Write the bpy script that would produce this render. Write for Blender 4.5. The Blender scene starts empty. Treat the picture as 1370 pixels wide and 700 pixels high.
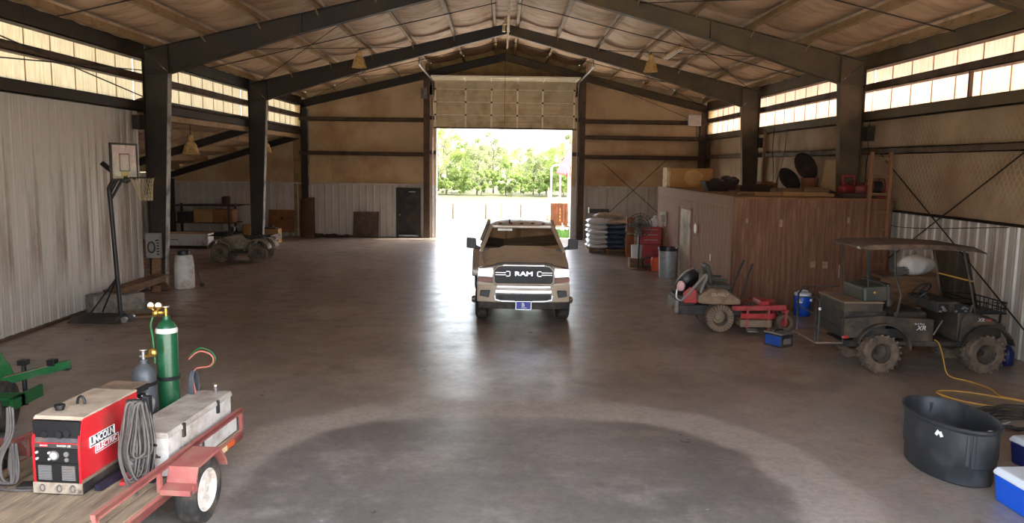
import bpy, bmesh, math, random
from mathutils import Vector, Matrix, Euler
rnd = random.Random(7)
PI = math.pi
SC = bpy.context.scene
COL = SC.collection

# ------------------------------------------------------------------ camera
cam_d = bpy.data.cameras.new('camera'); cam = bpy.data.objects.new('camera', cam_d); COL.objects.link(cam)
cam_d.sensor_fit = 'HORIZONTAL'; cam_d.sensor_width = 36.0; cam_d.lens = 1066.82/1370*36.0
cam_d.clip_start = 0.05; cam_d.clip_end = 1500
_pt, _yw, _rl = 0.121595, 0.0131681, 0.0135147
_F = Vector((math.sin(_yw)*math.cos(_pt), math.cos(_yw)*math.cos(_pt), -math.sin(_pt)))
_R0 = Vector((math.cos(_yw), -math.sin(_yw), 0)); _U0 = _R0.cross(_F)
_R = _R0*math.cos(_rl) + _U0*math.sin(_rl); _U = _U0*math.cos(_rl) - _R0*math.sin(_rl)
_m = Matrix.Identity(4)
for i in range(3):
    _m[i][0], _m[i][1], _m[i][2] = _R[i], _U[i], -_F[i]
_m.translation = Vector((-0.06, 0.0, 3.299))
cam.matrix_world = _m
SC.camera = cam

# ------------------------------------------------------------------ sky, sun, exposure
SUN_AZ = math.radians(78)      # clockwise from +Y (the far doorway) towards +X (right wall)
SUN_EL = math.radians(50)
w = bpy.data.worlds.new('sky'); SC.world = w; w.use_nodes = True
nt = w.node_tree; nt.nodes.clear()
sky = nt.nodes.new('ShaderNodeTexSky'); sky.sky_type = 'NISHITA'; sky.sun_disc = False
sky.sun_elevation = SUN_EL; sky.sun_rotation = SUN_AZ; sky.air_density = 1.0; sky.dust_density = 3.0; sky.ozone_density = 1.0
hsv = nt.nodes.new('ShaderNodeHueSaturation'); hsv.inputs['Saturation'].default_value = 0.45
bg = nt.nodes.new('ShaderNodeBackground'); bg.inputs['Strength'].default_value = 0.42
wo = nt.nodes.new('ShaderNodeOutputWorld')
nt.links.new(sky.outputs[0], hsv.inputs['Color']); nt.links.new(hsv.outputs[0], bg.inputs['Color']); nt.links.new(bg.outputs[0], wo.inputs['Surface'])
sd = bpy.data.lights.new('sun', 'SUN'); sd.energy = 4.5; sd.angle = math.radians(0.6); sd.color = (1.0, 0.93, 0.82)
so = bpy.data.objects.new('sun', sd); COL.objects.link(so)
_sv = Vector((math.sin(SUN_AZ)*math.cos(SUN_EL), math.cos(SUN_AZ)*math.cos(SUN_EL), math.sin(SUN_EL)))
so.rotation_euler = _sv.to_track_quat('Z', 'Y').to_euler(); so.location = (30, 20, 40)
SC.view_settings.view_transform = 'Standard'; SC.view_settings.look = 'None'
SC.view_settings.exposure = 2.38; SC.view_settings.gamma = 1.0; SC.view_settings.use_curve_mapping = False
SC.cycles.use_denoising = True
SC.cycles.max_bounces = 10; SC.cycles.diffuse_bounces = 6; SC.cycles.transparent_max_bounces = 12
SC.cycles.sample_clamp_indirect = 8.0

# ------------------------------------------------------------------ materials
def lin(c):
    return tuple(((x/12.92) if x <= 0.04045 else ((x+0.055)/1.055)**2.4) for x in c)
def C(r, g, b):
    return lin((r/255, g/255, b/255)) + (1.0,)
MATS = {}
def mat(name, col, rough=0.6, metal=0.0, var=0.2, scale=4.0, dirt=None, amt=0.5, dscale=2.5, bump=0.0, bscale=40.0, coat=0.0, stretch=(1, 1, 1), spec=0.5):
    if name in MATS: return MATS[name]
    m = bpy.data.materials.new(name); m.use_nodes = True; t = m.node_tree; n = t.nodes; L = t.links
    b = n['Principled BSDF']; b.inputs['Roughness'].default_value = rough; b.inputs['Metallic'].default_value = metal
    b.inputs['Specular IOR Level'].default_value = spec
    if coat: b.inputs['Coat Weight'].default_value = coat; b.inputs['Coat Roughness'].default_value = 0.15
    tc = n.new('ShaderNodeTexCoord'); mp = n.new('ShaderNodeMapping'); mp.inputs['Scale'].default_value = stretch
    L.new(tc.outputs['Object'], mp.inputs['Vector'])
    no = n.new('ShaderNodeTexNoise'); no.inputs['Scale'].default_value = scale; no.inputs['Detail'].default_value = 5
    L.new(mp.outputs[0], no.inputs['Vector'])
    r = n.new('ShaderNodeMapRange'); r.inputs['From Min'].default_value = 0.3; r.inputs['From Max'].default_value = 0.7
    r.inputs['To Min'].default_value = 1-var; r.inputs['To Max'].default_value = 1+var
    L.new(no.outputs[0], r.inputs['Value'])
    mx = n.new('ShaderNodeMix'); mx.data_type = 'RGBA'; mx.blend_type = 'MULTIPLY'; mx.inputs[0].default_value = 1.0
    mx.inputs[6].default_value = col; L.new(r.outputs[0], mx.inputs[7])
    out = mx.outputs[2]
    if dirt:
        n2 = n.new('ShaderNodeTexNoise'); n2.inputs['Scale'].default_value = dscale; n2.inputs['Detail'].default_value = 7; n2.inputs['Roughness'].default_value = 0.65
        L.new(mp.outputs[0], n2.inputs['Vector'])
        r2 = n.new('ShaderNodeMapRange'); r2.inputs['From Min'].default_value = 0.62-amt*0.4; r2.inputs['From Max'].default_value = 0.82-amt*0.3; r2.clamp = True
        L.new(n2.outputs[0], r2.inputs['Value'])
        m2 = n.new('ShaderNodeMix'); m2.data_type = 'RGBA'; L.new(r2.outputs[0], m2.inputs[0]); L.new(out, m2.inputs[6]); m2.inputs[7].default_value = dirt
        out = m2.outputs[2]
        rr = n.new('ShaderNodeMapRange'); rr.inputs['To Min'].default_value = rough; rr.inputs['To Max'].default_value = max(rough, 0.85)
        L.new(r2.outputs[0], rr.inputs['Value']); L.new(rr.outputs[0], b.inputs['Roughness'])
        if metal > 0:
            mm = n.new('ShaderNodeMapRange'); mm.inputs['To Min'].default_value = metal; mm.inputs['To Max'].default_value = 0.0
            L.new(r2.outputs[0], mm.inputs['Value']); L.new(mm.outputs[0], b.inputs['Metallic'])
    L.new(out, b.inputs['Base Color'])
    if bump:
        n3 = n.new('ShaderNodeTexNoise'); n3.inputs['Scale'].default_value = bscale; n3.inputs['Detail'].default_value = 4
        L.new(mp.outputs[0], n3.inputs['Vector'])
        bp = n.new('ShaderNodeBump'); bp.inputs['Strength'].default_value = bump; bp.inputs['Distance'].default_value = 0.02
        L.new(n3.outputs[0], bp.inputs['Height']); L.new(bp.outputs[0], b.inputs['Normal'])
    MATS[name] = m
    return m
def glass_mat(name, tint, alpha, rough=0.03, dust=None):
    m = bpy.data.materials.new(name); m.use_nodes = True; t = m.node_tree; n = t.nodes; L = t.links
    n.remove(n['Principled BSDF']); o = n['Material Output']
    tr = n.new('ShaderNodeBsdfTransparent'); tr.inputs[0].default_value = tint
    if dust:
        df = n.new('ShaderNodeBsdfDiffuse'); df.inputs[0].default_value = dust; dm = n.new('ShaderNodeMixShader'); dm.inputs[0].default_value = 0.45; L.new(tr.outputs[0], dm.inputs[1]); L.new(df.outputs[0], dm.inputs[2]); tr = dm
    gl = n.new('ShaderNodeBsdfGlossy'); gl.inputs['Roughness'].default_value = rough
    mx = n.new('ShaderNodeMixShader'); fr = n.new('ShaderNodeFresnel'); fr.inputs[0].default_value = 1.3
    L.new(fr.outputs[0], mx.inputs[0]); L.new(tr.outputs[0], mx.inputs[1]); L.new(gl.outputs[0], mx.inputs[2])
    L.new(mx.outputs[0], o.inputs['Surface']); MATS[name] = m
    return m
def trans_mat(name, col, col2, frac):
    m = bpy.data.materials.new(name); m.use_nodes = True; t = m.node_tree; n = t.nodes; L = t.links
    n.remove(n['Principled BSDF']); o = n['Material Output']
    tc = n.new('ShaderNodeTexCoord'); mp = n.new('ShaderNodeMapping'); mp.inputs['Scale'].default_value = (9, 9, 0.8)
    L.new(tc.outputs['Object'], mp.inputs[0])
    no = n.new('ShaderNodeTexNoise'); no.inputs['Scale'].default_value = 2.0; no.inputs['Detail'].default_value = 6; L.new(mp.outputs[0], no.inputs['Vector'])
    rp = n.new('ShaderNodeMapRange'); rp.inputs['From Min'].default_value = 0.4; rp.inputs['From Max'].default_value = 0.75; L.new(no.outputs[0], rp.inputs['Value'])
    mx = n.new('ShaderNodeMix'); mx.data_type = 'RGBA'; mx.inputs[6].default_value = col; mx.inputs[7].default_value = col2; L.new(rp.outputs[0], mx.inputs[0])
    a = n.new('ShaderNodeBsdfTranslucent'); d = n.new('ShaderNodeBsdfDiffuse'); ms = n.new('ShaderNodeMixShader'); ms.inputs[0].default_value = frac
    L.new(mx.outputs[2], a.inputs[0]); L.new(mx.outputs[2], d.inputs[0])
    L.new(d.outputs[0], ms.inputs[1]); L.new(a.outputs[0], ms.inputs[2]); L.new(ms.outputs[0], o.inputs['Surface']); MATS[name] = m
    return m
def glow_mat(name, col, strength):
    m = bpy.data.materials.new(name); m.use_nodes = True; b = m.node_tree.nodes['Principled BSDF']
    b.inputs['Base Color'].default_value = col; b.inputs['Emission Color'].default_value = col; b.inputs['Emission Strength'].default_value = strength
    b.inputs['Roughness'].default_value = 0.15; MATS[name] = m
    return m

DUST = C(120, 98, 80); RUST = C(120, 62, 36); CLAY = C(128, 84, 62)
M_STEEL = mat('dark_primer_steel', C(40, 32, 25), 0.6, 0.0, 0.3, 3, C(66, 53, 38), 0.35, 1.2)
M_STEELR = mat('lit_olive_steel', C(78, 65, 46), 0.6, 0.0, 0.3, 2, C(104, 86, 56), 0.4, 1.2)  # right-hand steel: paler copy with the light put into its colour
M_FLANGE = mat('door_lit_flange', C(158, 155, 152), 0.5, 0, 0.2, 4, C(70, 60, 50), 0.4)  # left inner flanges: pale grey paints in light from the far doorway
M_PLYR = mat('barn_red_sheet', C(128, 34, 30), 0.6, 0, 0.1)
M_PURLIN = mat('dusty_purlin', C(168, 138, 98), 0.6, 0, 0.2, 1.5, C(120, 94, 66), 0.35, 1.5)
M_GIRT = mat('brown_girt', C(82, 62, 46), 0.6, 0, 0.25, 2, C(58, 44, 34), 0.4)
M_SHEET = mat('galvanised_ribbed_sheet', C(196, 190, 181), 0.45, 0.2, 0.12, 1.2, C(140, 122, 104), 0.3, 1.0, stretch=(1, 1, 0.25))
M_SHEETB = mat('white_ribbed_liner', C(196, 190, 182), 0.5, 0.1, 0.12, 1.2, C(146, 124, 104), 0.38, 0.8, stretch=(1, 1, 0.3))
M_INSUL = mat('dusty_white_insulation', C(198, 172, 134), 0.7, 0, 0.12, 0.6, C(164, 128, 92), 0.45, 0.5, 0.25, 9)
def scrim_mat(name, col, dirt):
    m = mat(name, col, 0.7, 0, 0.14, 0.6, dirt, 0.5, 0.55); t = m.node_tree; n = t.nodes; L = t.links; b = n['Principled BSDF']
    src = b.inputs['Base Color'].links[0].from_socket; tc = n.new('ShaderNodeTexCoord')
    fac = None
    for rx in (0.96, -0.96):      # reinforcing scrim: two diagonal families of threads
        mp = n.new('ShaderNodeMapping'); mp.inputs['Rotation'].default_value = (rx, 0, 0); L.new(tc.outputs['Object'], mp.inputs[0])
        wv = n.new('ShaderNodeTexWave'); wv.bands_direction = 'Z'; wv.inputs['Scale'].default_value = 2.6; wv.inputs['Distortion'].default_value = 0.4; L.new(mp.outputs[0], wv.inputs[0])
        r = n.new('ShaderNodeMapRange'); r.inputs['From Min'].default_value = 0.82; r.inputs['From Max'].default_value = 1.0; L.new(wv.outputs[0], r.inputs[0])
        if fac is None: fac = r.outputs[0]
        else:
            k = n.new('ShaderNodeMath'); k.operation = 'MAXIMUM'; L.new(fac, k.inputs[0]); L.new(r.outputs[0], k.inputs[1]); fac = k.outputs[0]
    k = n.new('ShaderNodeMath'); k.operation = 'MULTIPLY'; L.new(fac, k.inputs[0]); n9 = n.new('ShaderNodeTexNoise'); n9.inputs['Scale'].default_value = 0.7; L.new(tc.outputs['Object'], n9.inputs[0]); r9 = n.new('ShaderNodeMapRange'); r9.inputs['From Min'].default_value = 0.35; r9.inputs['From Max'].default_value = 0.7; r9.inputs['To Max'].default_value = 0.36; L.new(n9.outputs[0], r9.inputs[0]); L.new(r9.outputs[0], k.inputs[1])
    mx = n.new('ShaderNodeMix'); mx.data_type = 'RGBA'; L.new(k.outputs[0], mx.inputs[0]); L.new(src, mx.inputs[6]); mx.inputs[7].default_value = C(208, 192, 168); L.new(mx.outputs[2], b.inputs['Base Color'])
    return m
M_INSULR = scrim_mat('scrim_faced_insulation', C(162, 138, 110), C(136, 104, 78))
M_ROOFIN = mat('roof_insulation', C(200, 168, 134), 0.65, 0, 0.14, 1.1, C(150, 116, 86), 0.38, 1.0, 0.5, 6, stretch=(1, 2.2, 1))
M_GABLE = mat('gable_yellowed_panel', C(150, 122, 74), 0.7, 0, 0.2, 1.0, C(110, 82, 46), 0.4)
M_ROOF = mat('roof_sheet', C(190, 185, 178), 0.5, 0.2)
M_TRL = trans_mat('cream_fibreglass', C(222, 204, 166), C(192, 172, 132), 0.26)
M_TRR = trans_mat('peach_fibreglass', C(236, 198, 172), C(214, 166, 138), 0.17)
M_BLACK = mat('black_plastic', C(26, 26, 28), 0.45, 0, 0.2)
M_BLACKD = mat('dusty_black', C(34, 32, 32), 0.6, 0, 0.2, 5, C(86, 74, 64), 0.4)
M_RUBBER = mat('rubber', C(42, 40, 39), 0.85, 0, 0.2, 6, C(92, 80, 68), 0.45, 5)
M_RUBBERM = mat('muddy_rubber', C(66, 59, 54), 0.9, 0, 0.2, 6, C(118, 98, 80), 0.7, 5)
M_CHROME = mat('chrome', C(225, 225, 228), 0.12, 1.0, 0.03)
M_STEELB = mat('bright_steel', C(170, 170, 172), 0.35, 0.9, 0.1, 6, DUST, 0.25)
M_WOOD = mat('weathered_plank', C(150, 132, 108), 0.8, 0, 0.25, 3, C(104, 90, 74), 0.4, 2, 0.2, 30, stretch=(6, 0.8, 6))
M_WOODB = mat('brown_board', C(126, 94, 66), 0.8, 0, 0.25, 3, C(84, 62, 46), 0.4, 2, stretch=(1, 1, 5))
M_PLY = mat('old_plywood', C(140, 92, 52), 0.75, 0, 0.25, 2, C(80, 56, 36), 0.45, 1.6)
M_SHED = mat('door_lit_shed_siding', C(158, 121, 101), 0.8, 0, 0.18, 2.5, C(164, 130, 108), 0.34, 3.0, 0.15, 30, stretch=(1, 1, 0.22))  # shed's long side, colour raised to paint in doorway light
M_SHEDF = mat('brown_shed_plywood', C(112, 76, 56), 0.8, 0, 0.3, 2.2, C(146, 110, 86), 0.36, 2.0, 0.15, 30, stretch=(7, 7, 0.5))
M_WHITE = mat('grimy_white', C(206, 202, 196), 0.5, 0, 0.1, 4, C(142, 124, 106), 0.35)
M_WHITEP = mat('white_print', C(235, 235, 232), 0.6, 0, 0.03)
M_WHITESH = mat('white_sheeting', C(226, 226, 226), 0.4, 0, 0.06, 4)
M_RED = mat('red_enamel', C(196, 30, 40), 0.4, 0, 0.1, 4, C(150, 74, 66), 0.25, 3, coat=0.3)
M_REDT = mat('faded_red_trailer', C(160, 88, 82), 0.65, 0, 0.15, 5, C(150, 112, 92), 0.45, 5)
M_REDM = mat('mower_red', C(172, 40, 46), 0.5, 0, 0.15, 5, C(128, 86, 72), 0.38, 5)
M_GREENT = mat('tractor_green', C(22, 96, 48), 0.5, 0, 0.12, 4, C(88, 92, 68), 0.3, 4)
M_GREENC = mat('cylinder_green', C(16, 72, 42), 0.35, 0, 0.1, 3, C(50, 110, 80), 0.2, 6, coat=0.3)
M_GREYC = mat('cylinder_grey', C(68, 71, 76), 0.4, 0, 0.12, 5, C(70, 70, 72), 0.4, 6)
M_BRASS = mat('brass', C(205, 165, 80), 0.3, 0.9, 0.1)
M_CABLE = mat('dirty_cable', C(92, 86, 82), 0.75, 0, 0.2, 9)
M_BLUE = mat('cooler_blue', C(20, 84, 200), 0.4, 0, 0.06, 3)
M_NAVY = mat('navy_plastic', C(24, 34, 92), 0.45, 0, 0.06, 3)
M_COOLW = mat('cooler_lid_white', C(214, 222, 230), 0.45, 0, 0.04, 3)
M_TANK = mat('black_poly', C(44, 46, 50), 0.5, 0, 0.15, 4, C(72, 70, 70), 0.3, 3)
M_PAINT = mat('tan_metallic_paint', C(186, 168, 148), 0.32, 0.1, 0.04, 2, C(174, 156, 136), 0.3, 2, coat=0.8)
M_PAINTD = mat('dark_bronze_trim', C(78, 54, 36), 0.3, 0.4, 0.05, coat=0.6)
M_GLASS = glass_mat('windscreen_glass', (0.36, 0.38, 0.37, 1), 0.5)
M_TINT = glass_mat('tinted_sheet', (0.16, 0.14, 0.12, 1), 0.5, 0.12, C(70,60,50))
M_CLEAR = glass_mat('clear_sheet', (0.86, 0.88, 0.84, 1), 0.5, 0.1)
M_LAMP = glow_mat('headlamp_lens', (0.95, 0.97, 1.0, 1), 1.6)
M_AMBER = mat('amber_lens', C(120, 62, 40), 0.2, 0, 0.05)
M_CART = mat('muddy_camo', C(54, 48, 42), 0.65, 0, 0.4, 7, C(92, 76, 62), 0.42, 5)
M_CARTD = mat('cart_black', C(36, 34, 33), 0.55, 0, 0.2, 5, C(96, 80, 66), 0.4, 4)
M_VINYL = mat('seat_vinyl', C(52, 56, 50), 0.55, 0, 0.15, 5, C(96, 84, 70), 0.35)
M_DUSTY = mat('mower_dust', C(134, 112, 92), 0.85, 0, 0.2, 6, C(98, 80, 66), 0.35, 5)
M_CARDB = mat('cardboard', C(164, 124, 80), 0.8, 0, 0.1, 3)
M_CONC = mat('concrete_block', C(132, 126, 118), 0.9, 0, 0.15, 8, C(96, 84, 74), 0.4, 5, 0.3, 60)
M_RUSTM = mat('rusty_steel', C(122, 74, 46), 0.8, 0.1, 0.3, 5, C(78, 48, 34), 0.4)
M_ORANGE = mat('orange_plastic', C(222, 88, 44), 0.5, 0, 0.1)
M_YCORD = mat('yellow_cord', C(186, 142, 60), 0.6, 0, 0.15)
M_BAGB = mat('blue_poly_sack', C(66, 86, 116), 0.3, 0, 0.25, 6, C(120, 130, 142), 0.4, 4)
M_BAGT = mat('tan_poly_sack', C(190, 172, 154), 0.35, 0, 0.2, 6)
M_LAMPSH = mat('yellowed_lamp_shade', C(214, 182, 120), 0.4, 0, 0.15, 5, C(150, 108, 52), 0.4, 6)
M_GALV = mat('galvanised_can', C(168, 172, 176), 0.45, 0.4, 0.1, 4, C(130, 120, 110), 0.3)
M_DARKB = mat('dark_brown', C(58, 42, 34), 0.8, 0, 0.2, 4)
M_GREY = mat('grey_plastic', C(120, 118, 116), 0.6, 0, 0.15, 5, DUST, 0.35)
M_BROWNC = mat('brown_carpet', C(84, 60, 46), 0.95, 0, 0.2, 8)

# ------------------------------------------------------------------ mesh builder
class MB:
    def __init__(s): s.v = []; s.f = []
    def add(s, vs, fs, M=None):
        o = len(s.v)
        for p in vs:
            p = Vector(p)
            s.v.append(tuple(M @ p) if M is not None else tuple(p))
        for f in fs: s.f.append(tuple(i+o for i in f))
        return s
    def box(s, x0, x1, y0, y1, z0, z1, M=None):
        return s.add([(x0,y0,z0),(x1,y0,z0),(x1,y1,z0),(x0,y1,z0),(x0,y0,z1),(x1,y0,z1),(x1,y1,z1),(x0,y1,z1)],
                     [(0,3,2,1),(4,5,6,7),(0,1,5,4),(1,2,6,5),(2,3,7,6),(3,0,4,7)], M)
    def cbox(s, c, d, rot=None):
        M = Matrix.Translation(Vector(c))
        if rot: M = M @ Euler(rot).to_matrix().to_4x4()
        return s.box(-d[0]/2, d[0]/2, -d[1]/2, d[1]/2, -d[2]/2, d[2]/2, M)
    def beam(s, p0, p1, w, h=None, up=(0,0,1)):
        p0, p1 = Vector(p0), Vector(p1); d = p1-p0; l = d.length; d.normalize(); h = h or w
        u = Vector(up)
        if abs(d.dot(u)) > 0.99: u = Vector((0,1,0))
        x = d.cross(u).normalized(); z = x.cross(d)
        M = Matrix(((x[0],d[0],z[0],p0[0]),(x[1],d[1],z[1],p0[1]),(x[2],d[2],z[2],p0[2]),(0,0,0,1)))
        return s.box(-w/2, w/2, 0, l, -h/2, h/2, M)
    def cyl(s, p0, p1, r0, r1=None, n=12, caps=True):
        r1 = r0 if r1 is None else r1
        p0, p1 = Vector(p0), Vector(p1); d = (p1-p0).normalized()
        u = Vector((0,0,1)) if abs(d.z) < 0.9 else Vector((1,0,0))
        a = d.cross(u).normalized(); b = d.cross(a)
        vs = []
        for p, r in ((p0,r0),(p1,r1)):
            for i in range(n):
                t = 2*PI*i/n; vs.append(p + (a*math.cos(t)+b*math.sin(t))*r)
        fs = [(i, i+n, (i+1)%n+n, (i+1)%n) for i in range(n)]
        if caps: fs += [tuple(range(n)), tuple(range(2*n-1, n-1, -1))]
        return s.add(vs, fs)
    def tube(s, pts, r, n=8, closed=False):
        pts = [Vector(p) for p in pts]; k = len(pts); vs = []; fs = []; prev = None
        for i, p in enumerate(pts):
            if closed: d = pts[(i+1)%k]-pts[i-1]
            else: d = pts[min(i+1,k-1)]-pts[max(i-1,0)]
            if d.length < 1e-9: d = Vector((0,0,1))
            d.normalize()
            if prev is None:
                u = Vector((0,0,1)) if abs(d.z) < 0.9 else Vector((1,0,0)); a = d.cross(u).normalized()
            else:
                a = prev - d*prev.dot(d)
                a = a.normalized() if a.length > 1e-6 else d.orthogonal().normalized()
            prev = a; b = d.cross(a); rr = r[i] if isinstance(r, (list, tuple)) else r
            for j in range(n):
                t = 2*PI*j/n; vs.append(p+(a*math.cos(t)+b*math.sin(t))*rr)
        m = k if closed else k-1
        for i in range(m):
            i2 = (i+1)%k
            for j in range(n): fs.append((i*n+j, i*n+(j+1)%n, i2*n+(j+1)%n, i2*n+j))
        if not closed: fs += [tuple(range(n-1,-1,-1)), tuple(range((k-1)*n, k*n))]
        return s.add(vs, fs)
    def lathe(s, prof, n=20, M=None, sx=1, sy=1, cap0=False, cap1=False):
        vs = []; fs = []; k = len(prof)
        for r, z in prof:
            for j in range(n):
                t = 2*PI*j/n; vs.append((r*math.cos(t)*sx, r*math.sin(t)*sy, z))
        for i in range(k-1):
            for j in range(n): fs.append((i*n+j, i*n+(j+1)%n, (i+1)*n+(j+1)%n, (i+1)*n+j))
        if cap0: fs.append(tuple(range(n-1,-1,-1)))
        if cap1: fs.append(tuple(range((k-1)*n, k*n)))
        return s.add(vs, fs, M)
    def prism(s, poly, a0, a1, axis='x', M=None):
        k = len(poly)
        def P(q, a):
            return {'x': (a,q[0],q[1]), 'y': (q[0],a,q[1]), 'z': (q[0],q[1],a)}[axis]
        vs = [P(q,a0) for q in poly]+[P(q,a1) for q in poly]
        fs = [tuple(range(k)), tuple(range(2*k-1,k-1,-1))]+[(i,(i+k),(i+1)%k+k,(i+1)%k) for i in range(k)]
        return s.add(vs, fs, M)
    def grid(s, fn, nu, nv, M=None):
        vs = [fn(i/nu, j/nv) for i in range(nu+1) for j in range(nv+1)]
        fs = [(i*(nv+1)+j, (i+1)*(nv+1)+j, (i+1)*(nv+1)+j+1, i*(nv+1)+j+1) for i in range(nu) for j in range(nv)]
        return s.add(vs, fs, M)
    def ball(s, c, r, n=10, sc=(1,1,1), M=None):
        k = n//2+1
        prof = [(max(1e-4, math.sin(PI*i/(k)))*r, -math.cos(PI*i/k)*r) for i in range(k+1)]
        T = Matrix.Translation(Vector(c)) @ Matrix.Diagonal((sc[0],sc[1],sc[2],1))
        if M is not None: T = M @ T
        return s.lathe(prof, n, T)
    def loft(s, secs, cap=True, M=None):
        n = len(secs[0]); vs = [p for q in secs for p in q]; fs = []
        for i in range(len(secs)-1):
            for j in range(n): fs.append((i*n+j, i*n+(j+1)%n, (i+1)*n+(j+1)%n, (i+1)*n+j))
        if cap: fs += [tuple(range(n-1,-1,-1)), tuple(range((len(secs)-1)*n, len(secs)*n))]
        return s.add(vs, fs, M)
    def mesh(s, name, m, smooth=None, fix=True):
        me = bpy.data.meshes.new(name); me.from_pydata(s.v, [], s.f)
        if fix:
            bm = bmesh.new(); bm.from_mesh(me); bmesh.ops.recalc_face_normals(bm, faces=bm.faces); bm.to_mesh(me); bm.free()
        me.materials.append(m)
        if smooth:
            me.shade_smooth(); me.set_sharp_from_angle(angle=math.radians(smooth))
        me.update()
        return me
    def build(s, name, m, parent=None, smooth=None, bevel=0, loc=None, rot=None, fix=True, seg=2):
        o = bpy.data.objects.new(name, s.mesh(name, m, smooth, fix)); COL.objects.link(o)
        if parent is not None: o.parent = parent
        if loc: o.location = loc
        if rot: o.rotation_euler = rot
        if bevel:
            b = o.modifiers.new('bevel', 'BEVEL'); b.width = bevel; b.segments = seg; b.limit_method = 'ANGLE'; b.angle_limit = math.radians(40)
        return o
def obj(name, me, parent=None, loc=None, rot=None):
    o = bpy.data.objects.new(name, me); COL.objects.link(o)
    if parent is not None: o.parent = parent
    if loc: o.location = loc
    if rot: o.rotation_euler = rot
    return o
def tag(o, label=None, cat=None, group=None, kind=None):
    if label: o['label'] = label
    if cat: o['category'] = cat
    if group: o['group'] = group
    if kind: o['kind'] = kind
    return o
def thing(name, label, cat, loc=(0,0,0), rz=0.0, group=None):
    o = bpy.data.objects.new(name, None); COL.objects.link(o); o.empty_display_size = 0.2
    o.location = loc; o.rotation_euler = (0,0,rz)
    return tag(o, label, cat, group)
def struct(o): o['kind'] = 'structure'; return o
def dup(o, loc=None, rz=None, label=None):
    c = o.copy(); COL.objects.link(c)
    def rec(a, b):
        for ch in list(a.children):
            d = ch.copy(); COL.objects.link(d); d.parent = b; rec(ch, d)
    rec(o, c)
    if loc is not None: c.location = loc
    if rz is not None: c.rotation_euler = (0,0,rz)
    if label: c['label'] = label
    return c
def text(s, size, m, parent, loc, rot, name='lettering', ext=0.004, align='CENTER', sx=1.0, shear=0.0, bold=0.0):
    cu = bpy.data.curves.new(name, 'FONT'); cu.body = s; cu.size = size; cu.extrude = ext; cu.align_x = align; cu.align_y = 'CENTER'; cu.shear = shear; cu.offset = bold; cu.resolution_u = 2
    t = bpy.data.objects.new(name, cu); COL.objects.link(t)
    bpy.context.view_layer.update()
    me = bpy.data.meshes.new_from_object(t.evaluated_get(bpy.context.evaluated_depsgraph_get()))
    bpy.data.objects.remove(t); me.materials.clear(); me.materials.append(m)
    o = obj(name, me, parent, loc, rot); o.scale = (sx,1,1)
    return o
def arc(cx, cy, r, a0, a1, n):
    return [(cx+r*math.cos(a0+(a1-a0)*i/n), cy+r*math.sin(a0+(a1-a0)*i/n)) for i in range(n+1)]
def smoothpts(pts, n=6):
    pts = [Vector(p) for p in pts]; out = []
    for i in range(len(pts)-1):
        p0 = pts[max(i-1,0)]; p1 = pts[i]; p2 = pts[i+1]; p3 = pts[min(i+2,len(pts)-1)]
        for k in range(n):
            t = k/n
            out.append(0.5*((2*p1)+(-p0+p2)*t+(2*p0-5*p1+4*p2-p3)*t*t+(-p0+3*p1-3*p2+p3)*t*t*t))
    out.append(pts[-1]); return out
# ------------------------------------------------------------------ structure
FY = [3.80, 11.95, 20.10, 28.25, 35.42]
XI = 9.0          # inside face of the side walls
G1, G2, EZ = 5.37, 4.70, 5.92
WZ = 2.33
def rtop(x): return 8.08-0.24*abs(x)

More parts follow.
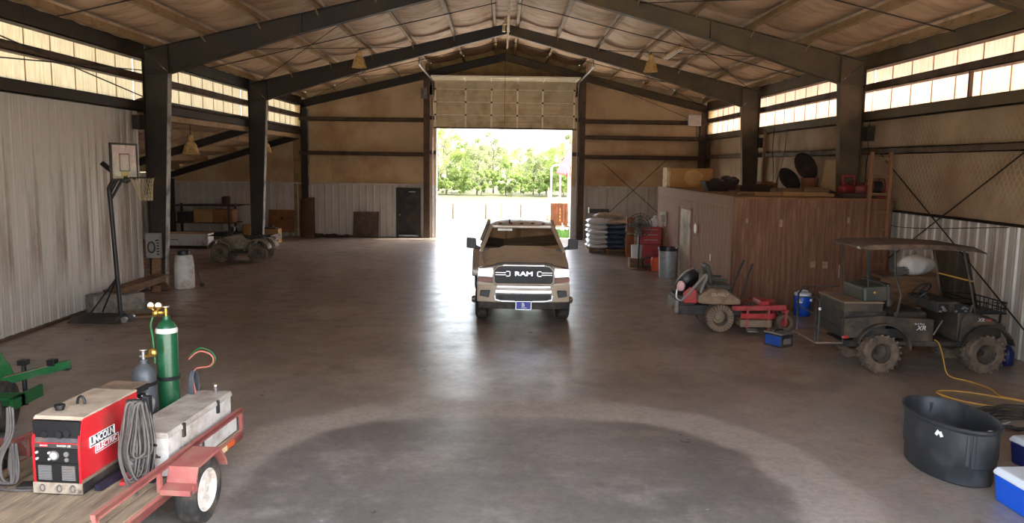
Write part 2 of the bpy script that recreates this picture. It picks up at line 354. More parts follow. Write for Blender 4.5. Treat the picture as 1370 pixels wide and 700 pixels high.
def floor_material():
    m = bpy.data.materials.new('worn_concrete_floor'); m.use_nodes = True; t = m.node_tree; n = t.nodes; L = t.links
    b = n['Principled BSDF']; b.inputs['Coat Weight'].default_value = 0.5; b.inputs['Coat Roughness'].default_value = 0.33
    tc = n.new('ShaderNodeTexCoord'); S = n.new('ShaderNodeSeparateXYZ'); L.new(tc.outputs['Object'], S.inputs[0])
    def M(op, a, bb=None, c=None):
        k = n.new('ShaderNodeMath'); k.operation = op
        for i, q in enumerate((a, bb, c)):
            if q is None: continue
            if isinstance(q, (int, float)): k.inputs[i].default_value = q
            else: L.new(q, k.inputs[i])
        return k.outputs[0]
    def N(scale, detail=6, rough=0.6, st=(1,1,1), off=(0,0,0)):
        mp = n.new('ShaderNodeMapping'); mp.inputs['Scale'].default_value = st; mp.inputs['Location'].default_value = off; L.new(tc.outputs['Object'], mp.inputs[0])
        k = n.new('ShaderNodeTexNoise'); k.inputs['Scale'].default_value = scale; k.inputs['Detail'].default_value = detail; k.inputs['Roughness'].default_value = rough
        L.new(mp.outputs[0], k.inputs[0]); return k.outputs[0]
    def R(v, a, b_, c=0.0, d=1.0):
        k = n.new('ShaderNodeMapRange'); k.inputs['From Min'].default_value = a; k.inputs['From Max'].default_value = b_; k.inputs['To Min'].default_value = c; k.inputs['To Max'].default_value = d
        k.interpolation_type = 'SMOOTHSTEP'; L.new(v, k.inputs[0]); return k.outputs[0]
    def X(f, a, c):
        k = n.new('ShaderNodeMix'); k.data_type = 'RGBA'
        if isinstance(f, float): k.inputs[0].default_value = f
        else: L.new(f, k.inputs[0])
        for i, q in ((6,a),(7,c)):
            if isinstance(q, tuple): k.inputs[i].default_value = q
            else: L.new(q, k.inputs[i])
        return k.outputs[2]
    x, y = S.outputs[0], S.outputs[1]
    big = N(0.32, 7); mid = N(1.6, 7, 0.65, (1,1,1), (3,1,0)); fine = N(14, 4, 0.7)
    col = X(R(big, .35, .65), C(126,114,104), C(160,149,138))
    col = X(R(mid, .4, .72), col, C(138,124,110))
    col = X(M('MULTIPLY', R(y, 13.0, 9.0), 0.65), col, C(138,133,129))
    # rectangular pressure-washed band with round corners
    wob = M('MULTIPLY', M('SUBTRACT', N(1.1, 3), 0.5), 0.5)
    qx = M('SUBTRACT', M('ABSOLUTE', M('SUBTRACT', x, 0.1)), 0.9); qy = M('SUBTRACT', M('ABSOLUTE', M('SUBTRACT', y, 5.8)), 2.4)
    ql = M('SQRT', M('ADD', M('POWER', M('MAXIMUM', qx, 0.0), 2.0), M('POWER', M('MAXIMUM', qy, 0.0), 2.0)))
    sdf = M('ADD', M('SUBTRACT', ql, 2.6), wob)
    band = M('MULTIPLY', R(sdf, -0.80, -0.62), R(sdf, 0.12, -0.05))
    inner = R(sdf, -0.55, -0.9)
    col = X(M('MULTIPLY', inner, R(big, .7, .3, .4, .85)), col, C(98,94,92))
    scuff = M('MULTIPLY', R(N(0.9, 6, .7, (1,1,1), (9,2,0)), .5, .66), R(y, 11.5, 8.0))
    col = X(M('MULTIPLY', scuff, 0.55), col, C(158,150,146))
    col = X(M('MULTIPLY', band, R(mid, .3, .7, .7, .4)), col, C(172,163,153))
    # red clay tracked over the left middle and into the lean-to
    clay = M('MULTIPLY', R(N(1.3, 7, .7, (1,1.8,1), (2,7,0)), .5, .6), M('MULTIPLY', R(x, -1.5, -4.0), R(y, 13.0, 17.0)))
    col = X(M('MULTIPLY', clay, 0.6), col, C(134,88,60))
    lean = M('MULTIPLY', R(x, -6.5, -8.5), R(y, 19, 21))
    col = X(M('MULTIPLY', lean, 0.65), col, C(136,110,88))
    mudr_lit = M('MULTIPLY', R(N(0.7, 6, .65, (1,1,1), (5,5,0)), .42, .62), R(x, 2.5, 5.0))
    col = X(M('MULTIPLY', mudr_lit, 0.5), col, C(156,132,112))  # mud patches at right, lightened to paint in window light
    mud2 = M('MULTIPLY', R(N(1.0, 6, .7, (1,1,1), (1,12,0)), .52, .62), M('MULTIPLY', R(y, 12, 13), R(y, 18.5, 16)))
    col = X(M('MULTIPLY', mud2, 0.55), col, C(132,104,82))
    oil = R(N(2.3, 5, .6, (1,1,1), (21,3,0)), .6, .8)
    col = X(M('MULTIPLY', oil, 0.4), col, C(60,54,50))
    stain = M('MULTIPLY', R(N(0.8, 8, .72, (1,.6,1), (13,6,0)), .46, .64), R(y, 10.0, 12.0))
    col = X(M('MULTIPLY', stain, 0.45), col, C(78,68,61))
    pale = R(N(1.9, 8, .75, (1,1,1), (31,16,0)), .52, .66)
    col = X(M('MULTIPLY', pale, 0.3), col, C(168,158,148))
    # white flecks of paint and grit
    vo = n.new('ShaderNodeTexVoronoi'); vo.inputs['Scale'].default_value = 3.2; L.new(tc.outputs['Object'], vo.inputs['Vector'])
    fl = M('MULTIPLY', R(vo.outputs['Distance'], .07, .045), M('MULTIPLY', R(N(5.0, 3), .5, .6), R(y, 14.0, 11.0)))
    col = X(M('MULTIPLY', fl, 0.5), col, C(200,196,192))
    hs = n.new('ShaderNodeHueSaturation'); L.new(col, hs.inputs['Color']); L.new(R(fine, .3, .7, .86, 1.14), hs.inputs['Value'])
    L.new(hs.outputs[0], b.inputs['Base Color'])
    rg = M('ADD', R(mid, .2, .85, .26, .40), M('MULTIPLY', M('ADD', M('ADD', clay, lean), M('ADD', mudr_lit, band)), 0.3))
    L.new(M('MINIMUM', rg, 0.9), b.inputs['Roughness'])
    L.new(R(N(2.2, 7, .7, (1,1,1), (4,8,0)), .36, .62, .62, .10), b.inputs['Coat Weight'])
    bp = n.new('ShaderNodeBump'); bp.inputs['Strength'].default_value = 0.05; bp.inputs['Distance'].default_value = 0.01; L.new(N(5, 6, .7), bp.inputs['Height']); L.new(bp.outputs[0], b.inputs['Normal'])
    return m
fl = struct(MB().box(-15.2, 9.3, 3.6, 35.75, -0.25, 0).build('floor', floor_material()))

# ---- walls from sheets
SHEETS = {}
def rib_sheet(parent, m, u0, u1, z0, z1, plane, c, nrm, name='wall_sheet', rib=0.03, topfn=None, key=''):
    """ribbed sheets 0.914 wide along u; plane 'x' or 'y' at c; ribs stand out towards nrm"""
    u = u0
    while u < u1-0.02:
        wd = min(0.914, u1-u); nr = max(1, round(wd/0.3048)); st = wd/nr
        prof = []
        for k in range(nr):
            s0 = k*st
            prof += [(s0, 0), (s0+0.105, 0), (s0+0.135, rib), (s0+0.172, rib), (s0+0.202, 0)]
            if st > 0.28: prof += [(s0+0.23, 0.0), (s0+0.24, 0.006), (s0+0.25, 0.0)]
        prof.append((wd, 0)); prof = [p for p in prof if p[0] <= wd+1e-6]
        h = [ (topfn(u+p[0]) if topfn else z1)-z0 for p in prof]
        k2 = (plane, nrm, m.name, round(wd,3), tuple(round(q,3) for q in (h if topfn else [z1-z0])), rib)
        if k2 not in SHEETS:
            mb = MB(); vs = []
            for (p, d), hh in zip(prof, h):
                for zz in (0, hh):
                    vs.append((d*nrm, p, zz) if plane == 'x' else (p, d*nrm, zz))
            mb.add(vs, [(2*i, 2*i+2, 2*i+3, 2*i+1) for i in range(len(prof)-1)])
            SHEETS[k2] = mb.mesh(name, m, None, False)
        obj(name, SHEETS[k2], parent, (c, u, z0) if plane == 'x' else (u, c, z0))
        u += wd
def puff_panel(parent, m, u0, u1, z0, z1, plane, c, nrm, wd=1.22, name='insulation_panel', bulge=0.05, topfn=None):
    """faced insulation pillowed out between girts, one panel per width"""
    n = max(1, round((u1-u0)/wd)); st = (u1-u0)/n
    for k in range(n):
        a = u0+k*st; mb = MB()
        def fn(s, t):
            u = a+s*st; zt = topfn(u) if topfn else z1; z = z0+(zt-z0)*t
            d = bulge*(math.sin(PI*t)**0.7)*(0.75+0.25*math.sin(PI*s)) - (0.012 if s in (0.0, 1.0) else 0) + 0.012*math.sin(7*u+5*z)*math.sin(PI*t)
            return (c+d*nrm, u, z) if plane == 'x' else (u, c+d*nrm, z)
        mb.grid(fn, 6, 8)
        mb.build(name, m, parent, 60, fix=False)
def girt(parent, plane, c0, c1, u0, u1, z, h=0.19, m=None, name='girt'):
    mb = MB()
    lo, hi = min(c0,c1), max(c0,c1)
    # C section: web on the wall side, flanges with lips
    def bx(a, b, z0, z1):
        if plane == 'x': mb.box(a, b, u0, u1, z0, z1)
        else: mb.box(u0, u1, a, b, z0, z1)
    inn = c1; s = 1 if c1 > c0 else -1
    bx(min(c0,c1), max(c0,c1), z-0.02, z); bx(min(c0,c1), max(c0,c1), z-h, z-h+0.02)
    bx(min(inn-s*0.02,inn), max(inn-s*0.02,inn), z-h, z)
    return mb.build(name, m or M_GIRT, parent)

wl = struct(MB().box(-9.26, -9.18, 3.7, 20.1, 0, 4.72).box(-9.18, -8.97, 3.7, 20.05, 0.0, 0.05).build('wall_left', M_GIRT))
wlu = struct(MB().box(-9.26, -9.18, 20.1, 35.7, 4.56, 4.72).build('wall_left_upper', M_GIRT))
wr = struct(MB().box(9.18, 9.26, 3.7, 35.7, 0, 4.72).box(9.0, 9.18, 27.3, 35.4, 0, 0.05).build('wall_right', M_GIRT))
rib_sheet(wl, M_SHEET, 3.75, 20.0, 0.0, 4.62, 'x', -9.06, 1, rib=.02)
for i in range(4):
    y0, y1 = FY[i]+0.03, FY[i+1]-0.03
    for sgn, w_ in ((-1, wl if y1 < 20.2 else wlu), (1, wr)):
        girt(w_, 'x', sgn*9.14, sgn*8.90, y0, y1, G1, 0.17)
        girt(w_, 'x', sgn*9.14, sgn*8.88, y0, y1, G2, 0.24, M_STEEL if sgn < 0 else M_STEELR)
        if sgn == 1:
            girt(w_, 'x', 9.14, 8.92, y0, y1, 3.80, 0.15)
            puff_panel(w_, M_INSULR, y0, y1, WZ, 3.66, 'x', 9.10, -1, 1.6)
            puff_panel(w_, M_INSULR, y0, y1, 3.80, 4.48, 'x', 9.10, -1, 1.6)
            rib_sheet(w_, M_SHEET, y0, y1, 0.0, WZ, 'x', 9.08, -1)
            girt(w_, 'x', 9.12, 9.02, y0, y1, WZ+0.03, 0.05)
        # translucent clerestory: one ribbed panel after another, seams lapped
        n = 9; st = (y1-y0)/n
        mm = M_TRL if sgn < 0 else M_TRR
        for k in range(n):
            mb = MB(); a = y0+k*st; prof = []
            for q in range(9):
                s0 = st*q/9; prof += [(s0, 0), (s0+st/18, 0.012)]
            prof.append((st, 0)); vs = []
            for p, d in prof:
                for zz in (4.66, 6.16): vs.append((sgn*(9.16-d), a+p, zz))
            mb.add(vs, [(2*i2, 2*i2+2, 2*i2+3, 2*i2+1) for i2 in range(len(prof)-1)])
            mb.build('translucent_panel', mm, w_, None, fix=False)
            MB().box(min(sgn*9.17, sgn*9.14), max(sgn*9.17, sgn*9.14), a-0.006, a+0.006, 4.66, 6.16).build('seam', M_PURLIN, w_)
# brace rods on the walls (crossed pairs)
def rod(parent, p0, p1, r=0.014): return MB().cyl(p0, p1, r, n=6).build('brace_rod', M_STEEL, parent)
rod(wr, (8.86, 18.9, 3.65), (8.86, 12.9, 0.42)); rod(wr, (8.90, 13.0, 4.0), (8.90, 18.9, 0.9))
rod(wl, (-8.84, 20.0, 5.45), (-8.84, 14.2, 5.02)); rod(wl, (-8.80, 20.0, 4.78), (-8.80, 12.2, 5.62))
# small dark girt clips beside the columns
MB().box(-9.02, -8.84, 19.62, 19.98, 4.02, 4.36).build('girt_clip', M_STEEL, wl)
MB().box(8.84, 9.02, 19.62, 19.98, 3.98, 4.32).build('girt_clip', M_STEEL, wr)
MB().box(8.84, 9.02, 27.8, 28.15, 3.98, 4.32).build('girt_clip', M_STEEL, wr)
MB().tube(smoothpts([(8.95,19.0,2.33),(8.9,18.0,2.0),(8.92,14.0,2.3)],4), .008, 5).build('wall_wire', M_BLACKD, wr)
MB().box(8.96, 9.03, 15.64, 15.70, G2, G1-.17).build('window_post', M_GIRT, wr)

# ---- far wall with the big opening
BY = 35.42
wb = struct(MB().box(-9.0, -3.5, 35.66, 35.74, 0, 6.0).box(3.5, 9.2, 35.66, 35.74, 0, 6.0).box(-9.28, -8.94, 35.5, 35.7, 0, 6.2).box(8.98, 9.28, 35.5, 35.7, 0, 6.2).box(-14.8, -9.0, 35.66, 35.74, 0, 2.4)
            .box(-3.5, 3.5, 35.36, 35.50, 6.25, 6.9).build('wall_back', M_GABLE))
def gz(x): return rtop(x)+0.30
rib_sheet(wb, M_SHEETB, -14.75, -4.78, 0, WZ, 'y', 35.52, -1)
rib_sheet(wb, M_SHEETB, -3.66, -3.5, 0, WZ, 'y', 35.52, -1)
rib_sheet(wb, M_SHEETB, -4.78, -3.66, 2.2, WZ, 'y', 35.52, -1)
rib_sheet(wb, M_SHEETB, 3.5, 9.0, 0, WZ, 'y', 35.52, -1)
MB().box(-14.75, -3.5, 35.46, 35.54, WZ-0.02, WZ+0.04).build('wainscot_cap', M_SHEETB, wb)
MB().box(3.5, 9.0, 35.46, 35.54, WZ-0.02, WZ+0.04).build('wainscot_cap', M_SHEETB, wb)
for a, b, zs in ((-8.97, -3.5, (WZ, 3.67, 5.16)), (3.5, 8.97, (WZ, 3.66, 4.51, 5.2))):
    for q in range(len(zs)):
        z0 = zs[q]+(0.09 if q else 0)
        if q < len(zs)-1: puff_panel(wb, M_INSUL, a, b, z0, zs[q+1]-0.09, 'y', 35.55, -1, 1.35)
        else: puff_panel(wb, M_INSUL, a, b, z0, 8, 'y', 35.55, -1, 1.35, topfn=gz)
        if q: girt(wb, 'y', 35.56, 35.30, a, b, zs[q]+0.08, 0.16)
puff_panel(wb, M_INSUL, -14.75, -9.0, WZ, 4, 'y', 35.55, -1, 1.4, topfn=lambda x: 4.80+0.315*(x+8.9))
# gable panels over the door
for a, b in ((-3.5, -1.75), (-1.75, 0), (0, 1.75), (1.75, 3.5)):
    puff_panel(wb, M_GABLE, a, b, 6.7, 8, 'y', 35.5, -1, 1.75, 'gable_panel', 0.03, topfn=gz)
# the return face of the far wall at the opening: columns and jamb liners
for s in (-1, 1):
    def X2(a, b): return (min(s*a, s*b), max(s*a, s*b))
    x0, x1 = X2(3.27, 3.52)
    MB().box(x0, x1, 35.12, 35.14, 0, 7.25).box(x0, x1, 35.42, 35.44, 0, 7.25).box((x0+x1)/2-.012, (x0+x1)/2+.012, 35.14, 35.42, 0, 7.25).build('door_column', M_GIRT, wb)
    x0, x1 = X2(2.97, 3.27)
    MB().box(x0, x1, 35.36, 35.72, 0, 2.33).build('jamb_liner', M_SHEETB, wb)
    MB().box(x0, x1, 35.36, 35.72, 2.33, 6.7).build('jamb_liner', M_INSUL, wb)
    for z in (3.76, 5.25): MB().box(x0, x1, 35.28, 35.37, z-0.08, z+0.08).build('jamb_girt', M_GIRT, wb)
rod(wb, (4.35, 35.32, 3.4), (7.0, 35.32, 1.1)); rod(wb, (4.55, 35.34, 1.1), (7.3, 35.34, 3.7))
rod(wb, (3.7, 35.34, 7.1), (8.3, 35.34, 5.3), 0.01)
# side door
d1 = struct(MB().box(-4.68, -3.76, 35.50, 35.55, 0.03, 2.12).build('door_1', M_BLACKD, bevel=0.004))
MB().box(-4.76, -4.68, 35.46, 35.58, 0, 2.20).box(-3.76, -3.68, 35.46, 35.58, 0, 2.20).box(-4.68, -3.76, 35.46, 35.58, 2.12, 2.20).build('door_frame', M_BLACK, d1)
MB().cyl((-4.60,35.50,1.0),(-4.60,35.45,1.0),.03,n=10).ball((-4.60,35.43,1.0),.035,10).build('door_knob', M_STEELB, d1, 40)
MB().box(-4.2, -3.92, 35.46, 35.5, 2.0, 2.04).build('door_closer', M_STEELB, d1)
MB().box(-4.66, -3.78, 35.49, 35.505, 0.03, 0.1).build('kick_strip', M_STEELB, d1)

# ---- sectional overhead door
d2 = struct(MB().box(-3.1, 3.15, 35.27, 35.31, 4.80, 4.87).build('door_2', M_GIRT))
M_DOOR = mat('overhead_door_skin', C(196, 180, 148), 0.5, 0, 0.12, 2, C(158, 136, 100), 0.35, 1.5)
M_STILE = mat('door_stile', C(226, 220, 200), 0.45, 0.2, 0.1, 4)
sec_h = 0.55; stx = [-3.02, -1.70, -0.58, 0.55, 1.65, 3.02]
for k in range(3):
    z0 = 4.86+k*sec_h; mb = MB(); prof = [(0,.0),(.02,.02),(.16,.02),(.18,-.0),(.26,-.0),(.28,.02),(.40,.02),(.42,0),(.53,0)]
    vs = []
    for z, d in prof:
        for x in (-3.05, 3.10): vs.append((x, 35.30-d, z0+z))
    mb.add(vs, [(2*i, 2*i+1, 2*i+3, 2*i+2) for i in range(len(prof)-1)])
    sct = mb.build('door_section', M_DOOR, d2, None, fix=False)
    MB().box(-3.05, 3.10, 35.25, 35.31, z0+.525, z0+.55).build('section_rail', M_STILE, sct)
    for x in stx: MB().box(x-0.035, x+0.035, 35.245, 35.27, z0+.005, z0+.53).build('stile', M_STILE, sct, bevel=.004)
    for x in stx: MB().box(x-0.04, x+0.04, 35.225, 35.25, z0+.50, z0+.57).build('hinge', M_GIRT, sct)
def curve_z(t): return 6.52+0.32*math.sin(t), 35.28-0.32*(1-math.cos(t))
mb = MB(); vs = []
for i in range(7):
    z, y = curve_z(PI/2*i/6); vs += [(-3.05,y,z),(3.10,y,z)]
mb.add(vs, [(2*i,2*i+1,2*i+3,2*i+2) for i in range(6)]); mb.build('door_section', M_DOOR, d2, 60, fix=False)
for k in range(3):
    y1 = 34.94-k*0.56; s2 = MB().box(-3.05, 3.10, y1-0.54, y1, 6.82, 6.86).build('door_section', M_DOOR, d2)
    MB().box(-3.05, 3.10, y1-0.56, y1-0.53, 6.79, 6.87).build('section_rail', M_STILE, s2)
    for x in stx: MB().box(x-0.03, x+0.03, y1-0.53, y1, 6.80, 6.825).build('stile', M_STILE, s2)
for s in (-1, 1):
    xx = s*3.17+0.03
    MB().tube([(xx,35.28,0.05),(xx,35.28,6.52)]+[(xx,)+curve_z(PI/2*i/6)[::-1] for i in range(1,7)]+[(xx,29.4,6.84)], 0.035, 6).build('door_track', M_STEELB, d2)
    MB().cyl((xx,29.6,6.84),(xx,29.6,7.25),.014,n=6).cyl((xx,32.5,6.84),(xx,32.5,7.25),.014,n=6).cyl((xx,29.6,7.2),(xx,31.0,6.86),.012,n=6).build('track_hanger', M_STEEL, d2)
MB().cyl((0,33.2,6.9),(0,33.2,7.9),.008,n=5).cyl((0.0,33.25,4.9),(0.0,33.25,6.9),.008,n=5).build('pull_rope', M_BLACKD, d2)
MB().box(-3.62,-3.36,34.95,35.1,6.05,6.5).cyl((-3.48,34.9,6.2),(-3.48,34.9,6.45),.08,n=10).build('door_operator', M_GREY, d2, 40)

# ---- unseen near end wall and wide doorway, added to cut front light (the viewer stands just outside it)
wf = struct(MB().box(-9.2, -4.6, 3.62, 3.72, 0, 5.9).box(4.6, 9.2, 3.62, 3.72, 0, 5.9).prism([(-9.2,4.95),(9.2,4.95),(9.2,6.1),(0,8.35),(-9.2,6.1)], 3.62, 3.72, 'y').build('wall_front_added', M_SHEETB))

# ---- roof
ce = MB()
for s in (-1, 1):
    ce.add([(0,3.45,8.40),(s*9.68,3.45,8.40-.24*9.68),(s*9.68,35.95,8.40-.24*9.68),(0,35.95,8.40),
            (0,3.45,8.44),(s*9.68,3.45,8.44-.24*9.68),(s*9.68,35.95,8.44-.24*9.68),(0,35.95,8.44)],
           [(0,1,2,3),(4,5,6,7),(0,1,5,4),(1,2,6,5),(2,3,7,6)])
ce = struct(ce.build('ceiling', M_ROOF))
PX = [0.42, 1.80, 3.20, 4.60, 6.00, 7.35, 8.62]
PH = 0.20
pm = {}
for i in range(4):
    y0, y1 = FY[i], FY[i+1]
    for s in (-1, 1):
        for q, px in enumerate(PX):
            k = (round(y1-y0,3), s)
            if k not in pm:   # Z purlin: web, bottom flange towards the ridge, top flange towards the eave, lips
                mb = MB(); l = y1-y0
                mb.box(-.012, .012, 0, l, 0, PH).box(min(0,-s*.07), max(0,-s*.07), 0, l, 0, .014).box(min(0,s*.07), max(0,s*.07), 0, l, PH-.014, PH).box(-s*.07-.006, -s*.07+.006, 0, l, 0, .03)
                pm[k] = mb.mesh('purlin', M_PURLIN)
            obj('purlin', pm[k], ce, (s*px, y0, rtop(px)+.005), (0, s*math.atan(.24), 0))
        edges = PX+[9.05]
        for q in range(len(edges)-1):     # insulation hung over the purlins, sagging between them and pinned at the frames
            a, b = edges[q]+.02, edges[q+1]-.02; sd_ = rnd.random()*6; mb = MB()
            def fn(u, v, a=a, b=b, sd_=sd_, s=s):
                x = a+(b-a)*u; y = y0+(y1-y0)*v
                pin = 1-abs(2*v-1)**10; sag = 0.15*math.sin(PI*u)**0.75*(0.25+0.75*pin)
                wv = 0.012*math.sin(9*y+sd_+4*u)+0.010*math.sin(4.3*y+2*sd_)
                return (s*x, y, rtop(x)+PH+.06-sag+wv*math.sin(PI*u))
            mb.grid(fn, 8, 22)
            mb.build('insulation_panel', M_ROOFIN, ce, 60, fix=False)
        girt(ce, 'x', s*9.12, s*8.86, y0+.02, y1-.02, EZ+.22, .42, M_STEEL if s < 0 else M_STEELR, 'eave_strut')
    mb = MB()
    mb.grid(lambda u, v: ((u-.5)*.8, y0+(y1-y0)*v, rtop(.42)+PH+.06+.08*(1-abs(2*u-1))-.10*math.sin(PI*u)+.01*math.sin(9*v*8)), 6, 16)
    mb.build('insulation_panel', M_ROOFIN, ce, 60, fix=False)
# roof rods under the purlins
for i in range(0, 4):
    y0, y1 = FY[i], FY[i+1]; ym = (y0+y1)/2
    for s in (-1, 1):
        MB().tube([(s*.3, ym, rtop(.3)-.01), (s*8.7, ym-.2, rtop(8.7)-.02)], .014, 6).build('sag_rod', M_STEEL, ce)
for s in (-1, 1):
    for a, b in (((8.6,20.1),(3.2,28.25)), ((3.2,20.1),(8.6,28.25)), ((8.6,28.25),(3.2,35.4)), ((3.2,28.25),(8.6,35.4)), ((8.6,11.95),(3.2,20.1))):
        MB().cyl((s*a[0],a[1],rtop(a[0])-.06),(s*b[0],b[1],rtop(b[0])-.06),.010,n=5).build('sag_rod', M_STEEL, ce)
    for q in (1,2,3,4,5):
        for y in (20.1, 28.25):
            MB().beam((s*(PX[q]-.05), y-.75, rtop(PX[q])+.02), (s*(PX[q]-.02), y-.12, rtop(PX[q])-.16), .04, .012).build('flange_brace', M_PURLIN, ce)
MB().box(-.06,.06, 26.9, 27.05, 7.86, 8.05).build('ridge_bracket', M_LAMPSH, ce)
MB().box(.03,.10, 20.2, 31.5, 7.72, 7.76).build('ridge_strap', M_PURLIN, ce)

# ---- portal frames
FL = ['dark steel portal frame just over the viewer', 'nearest dark steel portal frame, its rafter crossing the top corners',
      'dark steel portal frame with the basketball hoop beside its left column', 'dark steel portal frame over the truck, its columns second from the far wall', 'dark steel end frame flat against the far wall']
def kbot(x):
    x = abs(x)
    return 7.76-.268*x if x < 5 else 6.42-(x-5)*(1.02/3.27)
for i in range(5):
    y = FY[i]; fr = thing('portal_frame', FL[i], 'steel frame', (0, y, 0), group=None)
    end = i == 4
    hw = 0.11
    for s in (-1, 1):
        xin = 8.60
        mb = MB()
        xk = 8.60 if end else 8.27; xb = 8.60 if end else 8.55
        xo = 8.88; kz = 5.55 if end else 5.40
        mb.prism([(s*xo,0),(s*xb,0),(s*xk,kz),(s*xo,EZ-.03)], -.012, .012, 'y')
        mb.box(min(s*xo,s*(xo+.02)), max(s*xo,s*(xo+.02)), -hw, hw, 0, EZ-.03)
        mb.cbox((s*(xo+xb)/2, 0, .01), (abs(xo-xb)+.1, .3, .02))
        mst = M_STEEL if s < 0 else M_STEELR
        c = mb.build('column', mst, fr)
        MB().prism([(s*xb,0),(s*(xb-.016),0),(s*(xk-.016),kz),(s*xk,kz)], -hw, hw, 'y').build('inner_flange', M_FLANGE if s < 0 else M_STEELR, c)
        if not end:
            MB().prism([(s*xk,kz),(s*(xk+.02),kz),(s*xo,EZ-.35),(s*xo,EZ-.33)], -hw*.9, hw*.9, 'y').build('stiffener', mst, c)
            MB().box(min(s*xk,s*xo), max(s*xk,s*xo), -hw*.9, hw*.9, kz-.02, kz).build('stiffener', mst, c)
        xs = [8.27, 6.6, 5.0, 2.5, 0.0]; mb = MB()
        if end:
            top = [(s*x, rtop(x)-.005) for x in (8.9, 0)]; bot = [(s*x, rtop(x)-.33) for x in (0, 8.9)]
            mb.prism(top+bot, -.012, .012, 'y')
            for dz0, dz1 in ((-.02,-.005), (-.33,-.31)):
                mb.prism([(s*8.9,rtop(8.9)+dz0),(0,8.08+dz0),(0,8.08+dz1),(s*8.9,rtop(8.9)+dz1)], -hw, hw, 'y')
        else:
            poly = [(s*8.88, rtop(8.88)-.005), (0, 8.075)]+[(s*x, kbot(x)) for x in reversed(xs)]
            mb.prism(poly, -.012, .012, 'y')
            mb.prism([(s*8.9,rtop(8.9)-.022),(0,8.058),(0,8.075),(s*8.9,rtop(8.9)-.005)], -hw, hw, 'y')
            for q in range(len(xs)-1):
                a, b = xs[q], xs[q+1]
                mb.prism([(s*a,kbot(a)),(s*b,kbot(b)),(s*b,kbot(b)-.016),(s*a,kbot(a)-.016)], -hw, hw, 'y')
        rf = mb.build('rafter', mst, fr)
        for xx_ in (8.27, 5.0, .02):
            if not end: MB().box(s*xx_-.008, s*xx_+.008, -hw*.9, hw*.9, kbot(xx_), rtop(xx_)-.01).build('stiffener', mst, rf)

# ---- lean-to on the left
def lz(x): return 4.55+.315*(x+8.9)
lt = MB()
lt.add([(-8.95,20.1,lz(-8.95)+.28),(-15.2,20.1,lz(-15.2)+.28),(-15.2,35.75,lz(-15.2)+.28),(-8.95,35.75,lz(-8.95)+.28)],[(0,1,2,3)])
lean = lt.build('trim_1', M_ROOF, fix=False); struct(lean)
wlt = struct(MB().box(-14.95,-14.85,20.1,35.7,0,2.75).build('wall_lean_left', M_SHEETB))
wln = struct(MB().prism([(-14.9,0),(-9.2,0),(-9.2,4.6),(-14.9,2.75)], 20.02, 20.08, 'y').build('wall_lean_near', M_SHEETB))
rib_sheet(wlt, M_SHEETB, 20.2, 35.5, 0, 2.5, 'x', -14.84, 1)
for q in range(5):
    x = -9.25-q*1.25
    MB().box(x-.012,x+.012,20.15,35.45,lz(x)+.0,lz(x)+.2).box(x,x+.07,20.15,35.45,lz(x),lz(x)+.014).build('purlin', M_PURLIN, lean)
    def fn(u, v, x=x):
        xx = x-1.25*u; return (xx, 20.15+15.3*v, lz(xx)+.24-.12*math.sin(PI*u))
    MB().grid(fn, 6, 16).build('insulation_panel', M_ROOFIN, lean, 60, fix=False)
for yy, nm, lb in ((28.25, 'lean_to_rafter', 'nearer black sloping rafter under the lean-to roof at left'), (35.2, 'lean_to_rafter', 'farther black sloping rafter against the lean-to back wall')):
    t = thing(nm, lb, 'rafter', (0, yy, 0))
    MB().prism([(-8.96,lz(-8.96)-.01),(-14.8,lz(-14.8)-.01),(-14.8,lz(-14.8)-.26),(-8.96,lz(-8.96)-.26)], -.012, .012, 'y').prism([(-8.96,lz(-8.96)-.25),(-14.8,lz(-14.8)-.25),(-14.8,lz(-14.8)-.27),(-8.96,lz(-8.96)-.27)], -.09, .09, 'y').prism([(-8.96,lz(-8.96)+.0),(-14.8,lz(-14.8)+.0),(-14.8,lz(-14.8)-.02),(-8.96,lz(-8.96)-.02)], -.09, .09, 'y').build('rafter', M_STEEL, t)
    MB().box(-14.75,-14.45,-.1,.1,0,lz(-14.6)-.27).build('post', M_STEEL, t)
MB().box(-9.14,-8.9,20.3,35.3,4.3,4.5).build('header_beam', M_PURLIN, lean)
